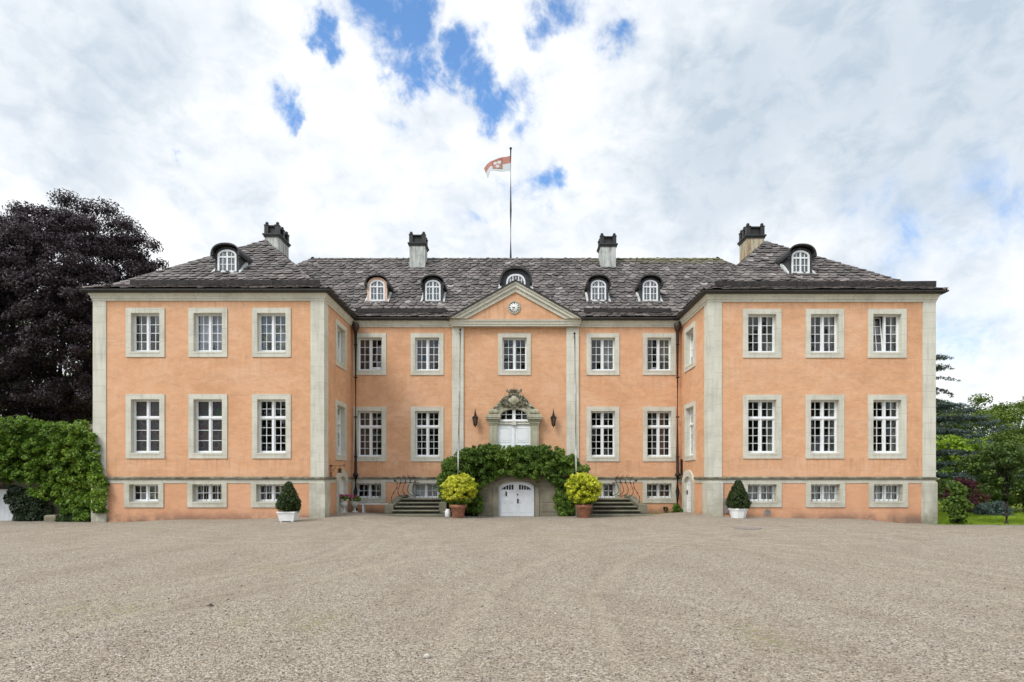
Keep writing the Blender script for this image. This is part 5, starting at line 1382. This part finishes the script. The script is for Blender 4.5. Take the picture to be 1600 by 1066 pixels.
# slim white poles before the pilasters
def slim_pole(pt, pb_, yt, Y, lean, label):
    X1, Z1 = wx(pt, Y), wz(yt, Y); X0 = wx(pb_, Y); g = gzf(X0, Y)
    f = thing('slim_flagpole', label, 'flagpole', (X0, Y, g), 'bare flagpoles before the pilasters')
    m = MB(); m.tube([(X0, Y, g - .1), (lerp(X0, X1, .33), Y, lerp(g, Z1, .33)), (lerp(X0, X1, .67), Y, lerp(g, Z1, .67)), (X1, Y, Z1)], [.052, .045, .036, .026], 10); m.build('pole', 'grey_pole', f)
    c = MB(); c.ball((X1, Y, Z1 + .02), .05, 10); c.tube([(X1 - .02, Y, Z1 - .08), (X1 - .05, Y - .02, Z1 - .14), (X1 - .01, Y - .02, Z1 - .2)], .012, 6); c.build('finial', 'black_iron', f)
    r_ = MB(); r_.tube([(X1 + .03, Y - .03, Z1 - .05), (lerp(X1, X0, .5) + .045, Y - .05, lerp(Z1, g, .5)), (X0 + .05, Y - .055, g + 1.1)], .007, 5); r_.build('halyard', 'old_board', f)
slim_pole(719.2, 714.5, 516, 25.92, 0, 'bare pale flagpole rising from the ivy, left of the front door')
slim_pole(897.7, 901, 522, 25.92, 0, 'bare pale flagpole rising from the ivy, right of the front door')
# flagpole on the ridge
FY = 34.0; FX = wx(798, FY)
fp = thing('roof_flagpole', 'tall dark flagpole on the ridge of the main roof', 'flagpole', (FX, FY, 13.7))
m = MB(); m.tube([(FX, FY, 13.5), (FX, FY, 16.5), (FX, FY, wz(234, FY))], [.065, .055, .04], 12); m.build('pole', 'dark_pole', fp)
m = MB(); m.ball((FX, FY, wz(232, FY)), .075, 12, 1, 1, .9); m.build('finial', 'dark_pole', fp)
def flag():
    nu, nv = 40, 20; me = bpy.data.meshes.new('flag'); o = bpy.data.objects.new('flag', me); COL.objects.link(o)
    vs = []; uvs = []
    s = FY / F; x0 = FX - .03; zt, zb2 = wz(243.5, FY), wz(268, FY)
    # the fly end droops and folds over
    topl = [(0, 243.5), (.3, 246), (.55, 249), (.78, 250.5), (.88, 254), (1.0, 258.5)]; botl = [(0, 268.3), (.3, 268), (.62, 267.5), (.78, 266.5), (.86, 270), (1.0, 275.5)]
    xt = [(0, 798), (.55, 774), (.78, 765.5), (.88, 760), (1.0, 755.8)]; xb = [(0, 798), (.55, 776), (.78, 766.5), (.9, 764), (1.0, 761.8)]
    itp = lambda tab, u: float(np.interp(u, [a for a, _ in tab], [b for _, b in tab]))
    for i in range(nu + 1):
        u = i / nu
        for j in range(nv + 1):
            v = j / nv; px = lerp(itp(xb, u), itp(xt, u), v); py = lerp(itp(botl, u), itp(topl, u), v)
            vs.append((wx(px, FY), FY - .02 + .10 * math.sin(u * 7 + v * 1.2) * u + .25 * u * u, wz(py, FY) + .012 * math.sin(u * 13 + v * 3))); uvs.append((u, v))
    fs = [(i * (nv + 1) + j, (i + 1) * (nv + 1) + j, (i + 1) * (nv + 1) + j + 1, i * (nv + 1) + j + 1) for i in range(nu) for j in range(nv)]
    o.location = (FX, FY, zb2); vs = [(x - FX, y - FY, z - zb2) for x, y, z in vs]
    me.from_pydata(vs, [], fs); uvl = me.uv_layers.new(name='UVMap')
    for l in me.loops: uvl.data[l.index].uv = uvs[l.vertex_index]
    me.polygons.foreach_set('use_smooth', [True] * len(fs)); me.materials.append(MATS['flag_cloth'])
    tag(o, 'red and white flag with three white discs blowing from the roof pole', 'flag')
flag()
# wrought iron bracket by the left side door
bk = thing('iron_bracket', 'black wrought iron bracket with a hanging ornament above the side door', 'bracket', (XLi, 24.75, 2.0))
m = MB(); Yk = 24.75
for y in (Yk - .02, Yk + .16): m.tube([(XLi + .05, y, wz(745, Yk)), (XLi + .05, y, wz(726, Yk))], .014, 8)
for q in (.12, .3, .42): m.tube([(XLi + .05, Yk - .02, wz(745, Yk) + q), (XLi + .05, Yk + .16, wz(745, Yk) + q)], .012, 6)
m.tube([(XLi - .02, Yk, wz(728, Yk)), (XLi + .62, Yk, wz(728, Yk))], .016, 8); m.tube([(XLi + .05, Yk, wz(740, Yk)), (XLi + .16, Yk, wz(735, Yk)), (XLi + .24, Yk, wz(731, Yk)), (XLi + .22, Yk, wz(729, Yk))], .013, 6)
m.tube([(XLi + .62, Yk, wz(728, Yk)), (XLi + .60, Yk, wz(725, Yk)), (XLi + .54, Yk, wz(726, Yk))], .012, 6)
m.build('bracket_arm', 'rusty_iron', bk)
m = MB(); xo = XLi + .42
m.tube([(xo, Yk, wz(728, Yk)), (xo, Yk, wz(732, Yk))], .01, 6)
for k in range(6):
    a = k * 1.05; m.tube([(xo, Yk, wz(731.5, Yk)), (xo + .10 * math.cos(a), Yk + .05 * math.sin(a), wz(734, Yk)), (xo + .06 * math.cos(a + .5), Yk + .05 * math.sin(a), wz(738, Yk)), (xo + .10 * math.cos(a + .9), Yk, wz(739, Yk))], .014, 6)
m.ball((xo, Yk, wz(735.5, Yk)), .06, 10); m.build('hanging_ornament', 'rusty_iron', bk)
bl = thing('wall_rod', 'dark iron rod fixed upright beside the right side door', 'rod', (XRi - .05, 27.75, 1.75)); MB().bbox(XRi - .10, XRi - .03, 27.86, 27.93, 1.75, 2.5, .008).build('rod', 'black_iron', bl)
for z in (1.85, 2.4): MB().box(XRi - .06, XRi + .01, 27.87, 27.92, z, z + .03).build('fixing', 'black_iron', bl)
# hose
ho = MB(); hp = [(1040.7, 793, 27.9), (1040, 797, 27.6), (1037, 801, 27.2), (1031, 803, 26.9)]
pts = [(wx(a, y), y, wz(b, y)) for a, b, y in hp]; pts = [(pts[0][0], 28.1, pts[0][2] + .03)] + pts
for a, y in ((1024, 26.6), (1016, 26.5), (1010, 26.45), (1003, 26.4), (996, 26.35)): x = wx(a, y); pts.append((x, y, gzf(x, y) + .02))
o = ho.tube(pts, .017, 8).build('garden_hose', 'yellow_hose'); tag(o, 'yellow hose running from the tap across the gravel', 'hose')
tp = MB(); tp.bbox(wx(1037, 28.1), wx(1043, 28.1), 28.06, 28.19, .18, .33, .01); tp.tube([(wx(1040, 28.1), 28.08, .25), (wx(1040, 28.1), 27.98, .25), (wx(1040.5, 28.0), 27.97, .19)], .018, 8); o = tp.build('water_tap', 'black_iron'); tag(o, 'small dark tap on the plinth feeding the yellow hose', 'tap')
# manhole, leaf, pale stone
mh = MB(); Y = F * 1.62 / (828.5 - CY); X = wx(1168, Y); gg = gzf(X, Y); mh.lathe([(.42, 0), (.42, .012), (.38, .016), (.37, .010), (.02, .011)], (X, Y, gg - .004), 32); o = mh.build('manhole_cover', 'grey_patch'); tag(o, 'round dark manhole cover flush with the gravel', 'manhole cover')
def ground_pt(px, py):
    Y = F * CZ / (py - CY)
    for _ in range(8): Y = F * (CZ - gzf(wx(px, Y), Y)) / (py - CY)
    return wx(px, Y), Y, gzf(wx(px, Y), Y)
x, y, z = ground_pt(328, 948); m = MB(); m.add([(x - .05, y, z + .012), (x - .01, y - .03, z + .03), (x + .05, y, z + .014), (x, y + .035, z + .034), (x - .05, y, z + .006), (x - .01, y - .03, z + .02), (x + .05, y, z + .006), (x, y + .035, z + .026)], [(0, 1, 3), (1, 2, 3), (4, 7, 5), (5, 7, 6), (0, 4, 5, 1), (1, 5, 6, 2), (2, 6, 7, 3), (3, 7, 4, 0)]); o = m.build('fallen_leaf', 'dry_leaf'); tag(o, 'dark fallen leaf lying on the gravel', 'leaf')
x, y, z = ground_pt(667, 1029); m = MB(); m.ball((x, y, z + .02), .03, 9, 1.1, .8, .8); o = m.build('pale_stone', 'pale_pebble'); tag(o, 'pale stone lying loose on the gravel in the foreground', 'stone')
# plants at the foot of the pipes
def tuft(name, px, Y, w, h, n, mat, label, seed, leaf=.07):
    random.seed(seed); X = wx(px, Y); g = gzf(X, Y)
    t = thing(name, label, 'plant', (X, Y, g))
    lm = [(X + random.uniform(-w, w) * (1 - k / 60), Y + random.uniform(-w, w) * .5, g + h * (k / 40) * random.uniform(.5, 1), w * .32, w * .3, w * .3) for k in range(40)]
    foliage('leaves', lm, n, leaf, leaf * .7, mat, t, .3, None, .3, .5, .3, zmin=g)
    st = MB()
    for k in range(5): st.tube([(X + random.uniform(-.05, .05), Y, g - .05), (X + random.uniform(-w, w) * .5, Y, g + h * .6)], [.012, .005], 5)
    st.build('stem', 'bark', t)
m = MB(); xq = wx(700, 26.0); m.lathe([(.10, 0), (.12, .02), (.125, .24), (.09, .30), (.085, .34), (.07, .33)], (xq, 25.95, gzf(xq, 25.95)), 16); m.tube([(xq - .10, 25.95, .26), (xq - .17, 25.95, .22), (xq - .17, 25.95, .12), (xq - .115, 25.95, .08)], .014, 6); o = m.build('white_jug', 'white_paint'); tag(o, 'white jug on the ground between the left steps and the terracotta pot', 'jug')
tuft('ground_plant', 1057, 27.75, .26, .42, 1500, 'ivy_leaf', 'small leafy plant growing at the foot of the right downpipe', 31)

# ------------------------------------------------------------------ outbuilding and creeper at the left
ob = thing('outbuilding', 'low outbuilding almost hidden under creeper at the far left', 'outbuilding', (-24, 24.9, 0))
m = MB(); panel(m, lambda u, z: (u, 24.75, z), -42, -16.47, -.5, 3.55, [(-21.9, -20.25, -.5, 1.25), (-18.35, -17.72, .28, .62)])
m.add([(-42, 24.75, 3.55), (-16.47, 24.75, 3.55), (-16.47, 29, 4.2), (-42, 29, 4.2), (-42, 29, -.5), (-16.47, 29, -.5), (-42, 24.75, -.5), (-42, 29, 3.55)], [(0, 1, 2, 3), (3, 2, 5, 4), (6, 0, 3, 4)])
m.build('wall', 'rough_sandstone', ob)
m = MB()
for k in range(9): m.bbox(-21.9 + k * .1835, -21.9 + k * .1835 + .178, 24.80, 24.84, -.1, 1.2, .006)
d = m.build('plank_door', 'grey_white_paint', ob); MB().bbox(-22, -20.2, 24.68, 24.86, 1.2, 1.36, .01).build('lintel', 'old_board', d)
m = MB(); xa, xb, za, zb3 = -18.35, -17.72, .28, .62; m.ring_xz([(xa, za), (xb, za), (xb, zb3), (xa, zb3)], [(xa + .06, za + .06), (xb - .06, za + .06), (xb - .06, zb3 - .05), (xa + .06, zb3 - .05)], 24.70, 24.8)
for q in (.36, .66): m.box(lerp(xa, xb, q) - .014, lerp(xa, xb, q) + .014, 24.72, 24.78, za + .05, zb3 - .04)
w = m.build('window', 'weathered_white', ob); MB().add([(xa, 24.76, za), (xb, 24.76, za), (xb, 24.76, zb3), (xa, 24.76, zb3)], [(0, 1, 2, 3)]).build('pane', 'window_glass', w)
MB().box(xa - .3, xb + .3, 25.3, 25.4, -.2, 1.2).build('inner_wall', 'soil', ob)
m = MB(); m.bbox(wx(70, 24.2), wx(88, 24.2), 24.15, 24.6, -.2, .19, .05); o = m.build('stone_block', 'rough_sandstone'); tag(o, 'rough stone block on the ground under the creeper', 'stone block')
m = MB(); px_ = wx(25, 24.4); m.lathe([(.05, 0), (.07, .05), (.075, .2), (.03, .3), (.02, .32)], (px_, 24.45, .05), 12); o = m.build('white_jar', 'white_paint'); tag(o, 'small white object standing in the shade beside the plank door', 'jar')
random.seed(21)
cre = thing('wall_creeper', 'thick bright green creeper covering the low outbuilding', 'creeper', (-21, 24, 0))
cp = [(-90, 664), (0, 664), (20, 662), (36, 658), (46, 657), (62, 664), (100, 667), (144, 668), (146, 700), (152, 730), (158, 765), (157, 790), (150, 806), (128, 808), (100, 790), (72, 782), (55, 770), (35, 752), (15, 746), (0, 755), (-90, 760)]
LC = poly_lumps(cp, 24.25, 950, .09, .24, .42)
LC = [(a, y + .30 - .55 * (c_ - .4) / 3.0, c_, r, q, w_) for a, y, c_, r, q, w_ in LC]
LC += poly_lumps([(-90, 666), (40, 662), (144, 670), (144, 690), (-90, 690)], 24.8, 70, .25, .45, .5)
LC += poly_lumps([(92, 775), (160, 770), (160, 812), (100, 812)], 24.2, 90, .10, .20, .15)
LC += poly_lumps([(142, 672), (150, 690), (164, 760), (164, 800), (150, 800), (142, 760)], 23.85, 60, .10, .20, .08)
foliage('leaves', LC, 95000, .105, .082, 'creeper_leaf', cre, .42, (0, -1, .5), .75, .6, .6)
stm = MB()
for a in (-19.4, -18.9, -17.2, -16.8):
    stm.tube([(a + random.uniform(-.08, .08), 24.6, -.1 + k * .4) for k in range(5)], [.05, .045, .04, .035, .03], 6)
stm.build('stem', 'bark', cre)
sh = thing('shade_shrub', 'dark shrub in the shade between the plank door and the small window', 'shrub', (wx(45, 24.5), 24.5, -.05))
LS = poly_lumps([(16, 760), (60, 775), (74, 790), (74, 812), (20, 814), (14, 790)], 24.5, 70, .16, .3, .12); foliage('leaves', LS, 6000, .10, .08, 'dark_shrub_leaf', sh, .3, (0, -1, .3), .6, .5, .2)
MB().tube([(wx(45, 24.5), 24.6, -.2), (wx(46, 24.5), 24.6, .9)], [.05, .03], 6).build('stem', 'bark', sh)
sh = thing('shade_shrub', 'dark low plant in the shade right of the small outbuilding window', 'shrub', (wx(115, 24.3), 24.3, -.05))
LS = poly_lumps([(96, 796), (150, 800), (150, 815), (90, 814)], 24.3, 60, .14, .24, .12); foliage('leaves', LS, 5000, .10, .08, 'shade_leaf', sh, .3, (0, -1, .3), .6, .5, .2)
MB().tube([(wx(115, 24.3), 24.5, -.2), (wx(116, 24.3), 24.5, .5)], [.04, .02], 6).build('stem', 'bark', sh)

# ------------------------------------------------------------------ trees
def limbs(parent, base, top, r0, lumps, n, mat='bark', name='trunk', split=.35):
    t = MB(); b = Vector(base); tp_ = Vector(top); k = 7
    pts = [b.lerp(tp_, i / k) + Vector((random.uniform(-.03, .03), random.uniform(-.03, .03), 0)) * (tp_ - b).length * (.4 if 0 < i < k else 0) for i in range(k + 1)]
    t.tube([pts[0] - Vector((0, 0, .3))] + pts, [r0 * 1.35] + [r0 * (1 - .85 * i / k) for i in range(k + 1)], 9); t.build(name, mat, parent)
    if n:
        l = MB()
        for _ in range(n):
            tgt = Vector(random.choice(lumps)[:3]); s = pts[min(k - 1, max(1, int(random.uniform(split, .95) * k)))]
            m1 = s.lerp(tgt, .5) + Vector((0, 0, random.uniform(-.1, .25))) * (tgt - s).length * .3
            rr = r0 * random.uniform(.18, .4); l.tube([s, s.lerp(m1, .5), m1, m1.lerp(tgt, .6), tgt], [rr, rr * .8, rr * .55, rr * .3, rr * .12], 6)
        l.build('limb', mat, parent)
def crown_lumps(c, rx, ry, rz, n, r0, r1, low=-.8, p=2.0, flat=.75, fill=.35):
    out = []
    while len(out) < n:
        d = Vector((random.gauss(0, 1), random.gauss(0, 1), random.gauss(0, 1))).normalized()
        if d.z < low: continue
        q = random.uniform(fill, 1.0) ** .5
        r = random.uniform(r0, r1); out.append((c[0] + d.x * rx * q, c[1] + d.y * ry * q, c[2] + d.z * rz * q, r, r, r * flat))
    return out
def tree(name, label, cat, base, c, rx, ry, rz, nl, r0, r1, nleaf, L, mat, tr, seed, group=None, low=-.8, shell=.5, fill=.35, flat=.75, nlimb=14, extra=()):
    random.seed(seed); t = thing(name, label, cat, base, group)
    lm = crown_lumps(c, rx, ry, rz, nl, r0, r1, low, 2, flat, fill) + list(extra)
    foliage('crown', lm, nleaf, L, L * .72, mat, t, shell, None, .35, .6, .25)
    limbs(t, base, (c[0], c[1], c[2] + rz * .45), tr, lm, nlimb)
    return t
ex = []
random.seed(3)
for (x, z, r) in ((-25.3, 18.2, 1.0), (-27.8, 18.8, 1.0), (-30.5, 18.1, 1.0), (-32.6, 17.4, 1.0), (-23.4, 16.4, 1.0), (-22.6, 14.6, .8), (-21.9, 14.9, .5), (-22.4, 16.0, .6), (-26.6, 18.3, .9), (-29.5, 18.0, .8), (-31.5, 17.4, .9), (-33.5, 17.6, .9), (-24.0, 17.2, .9), (-22.4, 12.6, 1.0), (-22.0, 11.0, 1.2), (-21.6, 13.6, .6)): ex.append((x, 38, z, r, r, r * .7))
for _ in range(70):
    q = random.uniform(.3, .7); ex.append((random.uniform(-32, -22.8), 36 + random.uniform(-3, 3), random.uniform(10.5, 16.6), q, q, q * .75))
for _ in range(420):
    a = random.uniform(-.15, math.pi + .15); b_ = random.uniform(-1.2, .35); q = random.uniform(.30, .62); sc_ = random.uniform(.84, .99)
    ex.append((-28.0 + 7.4 * math.cos(a) * math.cos(b_) * sc_, 38 + 6.5 * math.sin(b_) * sc_, 9.3 + 8.7 * math.sin(a) * math.cos(b_) * sc_, q, q, q * .8))
tree('copper_beech', 'huge dark purple copper beech behind the left wing', 'tree', (-28.6, 38, -.2), (-28.0, 38, 9.3), 7.4, 6.5, 8.7, 900, .35, .85, 420000, .135, 'beech_leaf', .55, 41, None, -1, .55, .1, .75, 26, ex)
tree('beech', 'green tree showing through gaps behind the copper beech', 'tree', (-38, 52, -.2), (-38, 52, 8), 9, 6, 7, 90, 1.0, 2.0, 20000, .34, 'mid_green_leaf', .45, 42)
# right side
tree('oak', 'broad green tree rising highest at the right edge', 'tree', (37.5, 47, -.3), (38.6, 47, 4.9), 6.6, 4.5, 3.2, 170, .4, 1.0, 42000, .17, 'mid_green_leaf', .3, 51, 'trees behind the lawn', -.6, .45, .3, .6)
tree('oak', 'green tree with an open crown between the cedar and the tallest tree', 'tree', (33, 52, -.3), (34.2, 52, 4.9), 3.8, 3, 3.6, 90, .4, .9, 20000, .18, 'deep_green_leaf', .22, 52, 'trees behind the lawn', -.7, .45, .3, .6)
tree('oak', 'far dark tree seen between the cedar and the house', 'tree', (37, 62, -.3), (38, 62, 4.6), 6.5, 3, 3.0, 70, .7, 1.3, 14000, .26, 'deep_green_leaf', .3, 53, 'trees behind the lawn', -.7, .45, .3, .6)
tree('lime_tree', 'yellow green tree catching the light behind the cedar', 'tree', (28.0, 39, -.2), (28.0, 39, 3.0), 2.4, 1.6, 1.5, 55, .35, .7, 9000, .16, 'bright_green_leaf', .14, 54, None, -.9)
tree('hazel', 'mid green tree filling the view behind the small trunk', 'tree', (27.4, 33, -.2), (27.6, 33, 2.3), 2.5, 1.8, 2.3, 90, .25, .6, 16000, .14, 'mid_green_leaf', .14, 55, None, -1, fill=.2)
tree('hazel', 'green tree filling the view at the right edge behind the lawn', 'tree', (30, 34, -.2), (30.0, 34, 2.6), 3.2, 2, 2.7, 80, .4, .8, 15000, .17, 'deep_green_leaf', .15, 56, None, -1, fill=.2)
tree('holly', 'dark low tree at the back of the lawn below the lime tree', 'tree', (23.9, 31.5, -.2), (23.9, 31.5, .8), 2.2, 1, 1.05, 46, .3, .6, 9000, .13, 'deep_green_leaf', .1, 57, None, -1, fill=.2)
tree('holly', 'dark low tree at the back of the lawn beyond the small trunk', 'tree', (27.2, 30.5, -.2), (27.4, 30.5, .75), 2.0, 1, .95, 46, .3, .55, 9000, .13, 'dark_shrub_leaf', .1, 58, None, -1, fill=.2)
tree('small_tree', 'small dark leaved tree on a short trunk at the edge of the gravel', 'tree', (19.05, 23.85, -.15), (19.2, 24.0, 1.95), 1.45, 1.2, 1.15, 60, .22, .48, 9000, .12, 'deep_green_leaf', .085, 59, None, -.75, fill=.3, flat=.6)
def cedar():
    random.seed(61); base = (21.9, 33.0, -.2); t = thing('cedar', 'blue grey cedar with flat drooping branches beside the right wing', 'cedar', base)
    plates = []; br = MB()
    for (z, reach, k) in ((5.4, 3.4, 6), (4.7, 4.3, 8), (4.0, 4.0, 7), (2.9, 4.4, 8), (2.3, 4.9, 9), (1.7, 4.4, 8)):
        for i in range(k):
            a = R(random.uniform(-80, 60)); L_ = .95 * reach * random.uniform(.7, 1.05); d = Vector((math.cos(a), math.sin(a) * .8, 0))
            pts = []
            for q in range(6):
                u = q / 5; p = Vector(base) + d * L_ * u; p.z = z + .35 * math.sin(u * 2.2) - .75 * u * u; pts.append(p)
                if q > 0:
                    for _ in range(3):
                        rr = .42 * (1.15 - u * .75); plates.append((p.x + random.uniform(-.35, .35), p.y + random.uniform(-.4, .4), p.z + random.uniform(-.12, .06), rr, rr, .10))
            br.tube(pts, [.07, .06, .05, .035, .02, .008], 5)
    br.build('branches', 'bark', t)
    P, N = lumps_points(plates, 26000, .45); N[:, 2] += .6
    V, Fc = leaf_geo(P, nrmz(N), .17, .035, .5, .55, .1); quad_mesh('needles', V, Fc, 'cedar_needle', t)
    MB().tube([(base[0], base[1], -.5), (base[0], base[1], 3), (base[0], base[1], 6.4)], [.4, .32, .1], 9).build('trunk', 'bark', t)
cedar()
def conifer():
    random.seed(63); base = (31.0, 46.0, -.3); t = thing('conifer', 'tall sparse conifer whose branch tips show past the right corner of the house', 'conifer', base)
    br = MB(); pl = []
    z = 4.0
    while z < 11.3:
        reach = 3.0 * (1 - (z - 5) / 10.5) if z > 5 else 3
        for i in range(5):
            a = random.uniform(0, 6.28); L_ = max(.4, reach * random.uniform(.75, 1.1)); d = Vector((math.cos(a), math.sin(a), 0)); pts = []
            if i == 0: d = Vector((1, -.15, 0)).normalized()
            for q in range(7):
                u = q / 6; p = Vector(base) + d * L_ * u; p.z = z + (.55 - .1 * random.random()) * L_ * .35 * u * (1 if z > 8.6 else -.2) - .28 * L_ * u * u * (.4 if z > 9.5 else 1); pts.append(p)
                if q > 0:
                    for _ in range(4): pl.append((p.x + random.uniform(-.16, .16), p.y + random.uniform(-.16, .16), p.z - random.uniform(0, .14), .2 * (1.15 - u * .6), .2, .10))
            br.tube(pts, [.06, .05, .042, .033, .024, .015, .006], 5)
        z += random.uniform(.62, .95)
    br.build('branches', 'bark', t)
    P, N = lumps_points(pl, 11000, .5); V, Fc = leaf_geo(P, N, .17, .045, .7, .6, .1); quad_mesh('needles', V, Fc, 'conifer_needle', t)
    MB().tube([(31, 46, -.5), (31, 46, 6), (31, 46, 11.6)], [.3, .2, .03], 9).build('trunk', 'bark', t)
conifer()
def shrub(name, label, base, c, rx, ry, rz, nl, r0, r1, n, L, mat, seed, low=-1, ratio=.8):
    random.seed(seed); t = thing(name, label, 'shrub', base); lm = crown_lumps(c, rx, ry, rz, nl, r0, r1, low, 2, .8, .3)
    P, N = lumps_points(lm, n, .45); N[:, 2] += .3; k = P[:, 2] > base[2]; V, Fc = leaf_geo(P[k], nrmz(N[k]), L, L * ratio, .4, .6, .2); quad_mesh('foliage', V, Fc, mat, t)
    st = MB()
    for _ in range(8):
        g = random.choice(lm); st.tube([(base[0] + random.uniform(-.06, .06), base[1], base[2] - .1), (lerp(base[0], g[0], .4), lerp(base[1], g[1], .4), lerp(base[2], g[2], .55)), g[:3]], [.025, .018, .006], 5)
    st.build('stem', 'bark', t)
shrub('leafy_shrub', 'broad leaved green shrub at the outer corner of the right wing', (16.95, 23.65, -.16), (16.98, 23.65, .68), .46, .38, .85, 52, .10, .24, 2600, .125, 'corner_leaf', 71, ratio=.75)
tree('hazel', 'green tree filling the gap between the corner of the house and the lime tree', 'tree', (27.2, 41, -.2), (27.2, 41, 1.5), 2.4, 1.4, 1.9, 50, .35, .7, 9000, .15, 'mid_green_leaf', .1, 60, None, -1, fill=.2)
shrub('red_maple', 'dark red leaved maple behind the corner shrub', (20.7, 28.5, -.2), (20.85, 28.5, .95), .95, .7, .85, 40, .14, .30, 4200, .11, 'maple_leaf', 72, ratio=.4)
shrub('blue_juniper', 'low blue grey juniper on the lawn behind the maple', (23.0, 29.6, -.2), (23.0, 29.6, .12), .95, .6, .40, 34, .15, .3, 3800, .12, 'cedar_needle', 73, ratio=.3)

# the avenue of trees that faces the house, seen mirrored in its window panes
def avenue():
    random.seed(90); spots = [(-33, -34), (-22, -40), (-11, -35), (0, -42), (11, -36), (22, -41), (33, -35), (-44, -30), (44, -31)]
    base = (spots[0][0], spots[0][1], -.2)
    t = tree('lime_tree', 'tall green tree facing the house across the forecourt, mirrored in the panes', 'tree', base, (spots[0][0], spots[0][1], 10.5), 6.2, 5.5, 9.5, 120, 1.0, 2.0, 15000, .42, 'deep_green_leaf', .4, 91, 'trees facing the house')
    for x, y in spots[1:]:
        r = t.copy(); COL.objects.link(r); r.location = (x, y, -.2); r.rotation_euler = (0, 0, random.uniform(0, 6)); k = random.uniform(.85, 1.15); r.scale = (k, k, k)
        for c in list(t.children):
            d = c.copy(); COL.objects.link(d); d.parent = r
avenue()
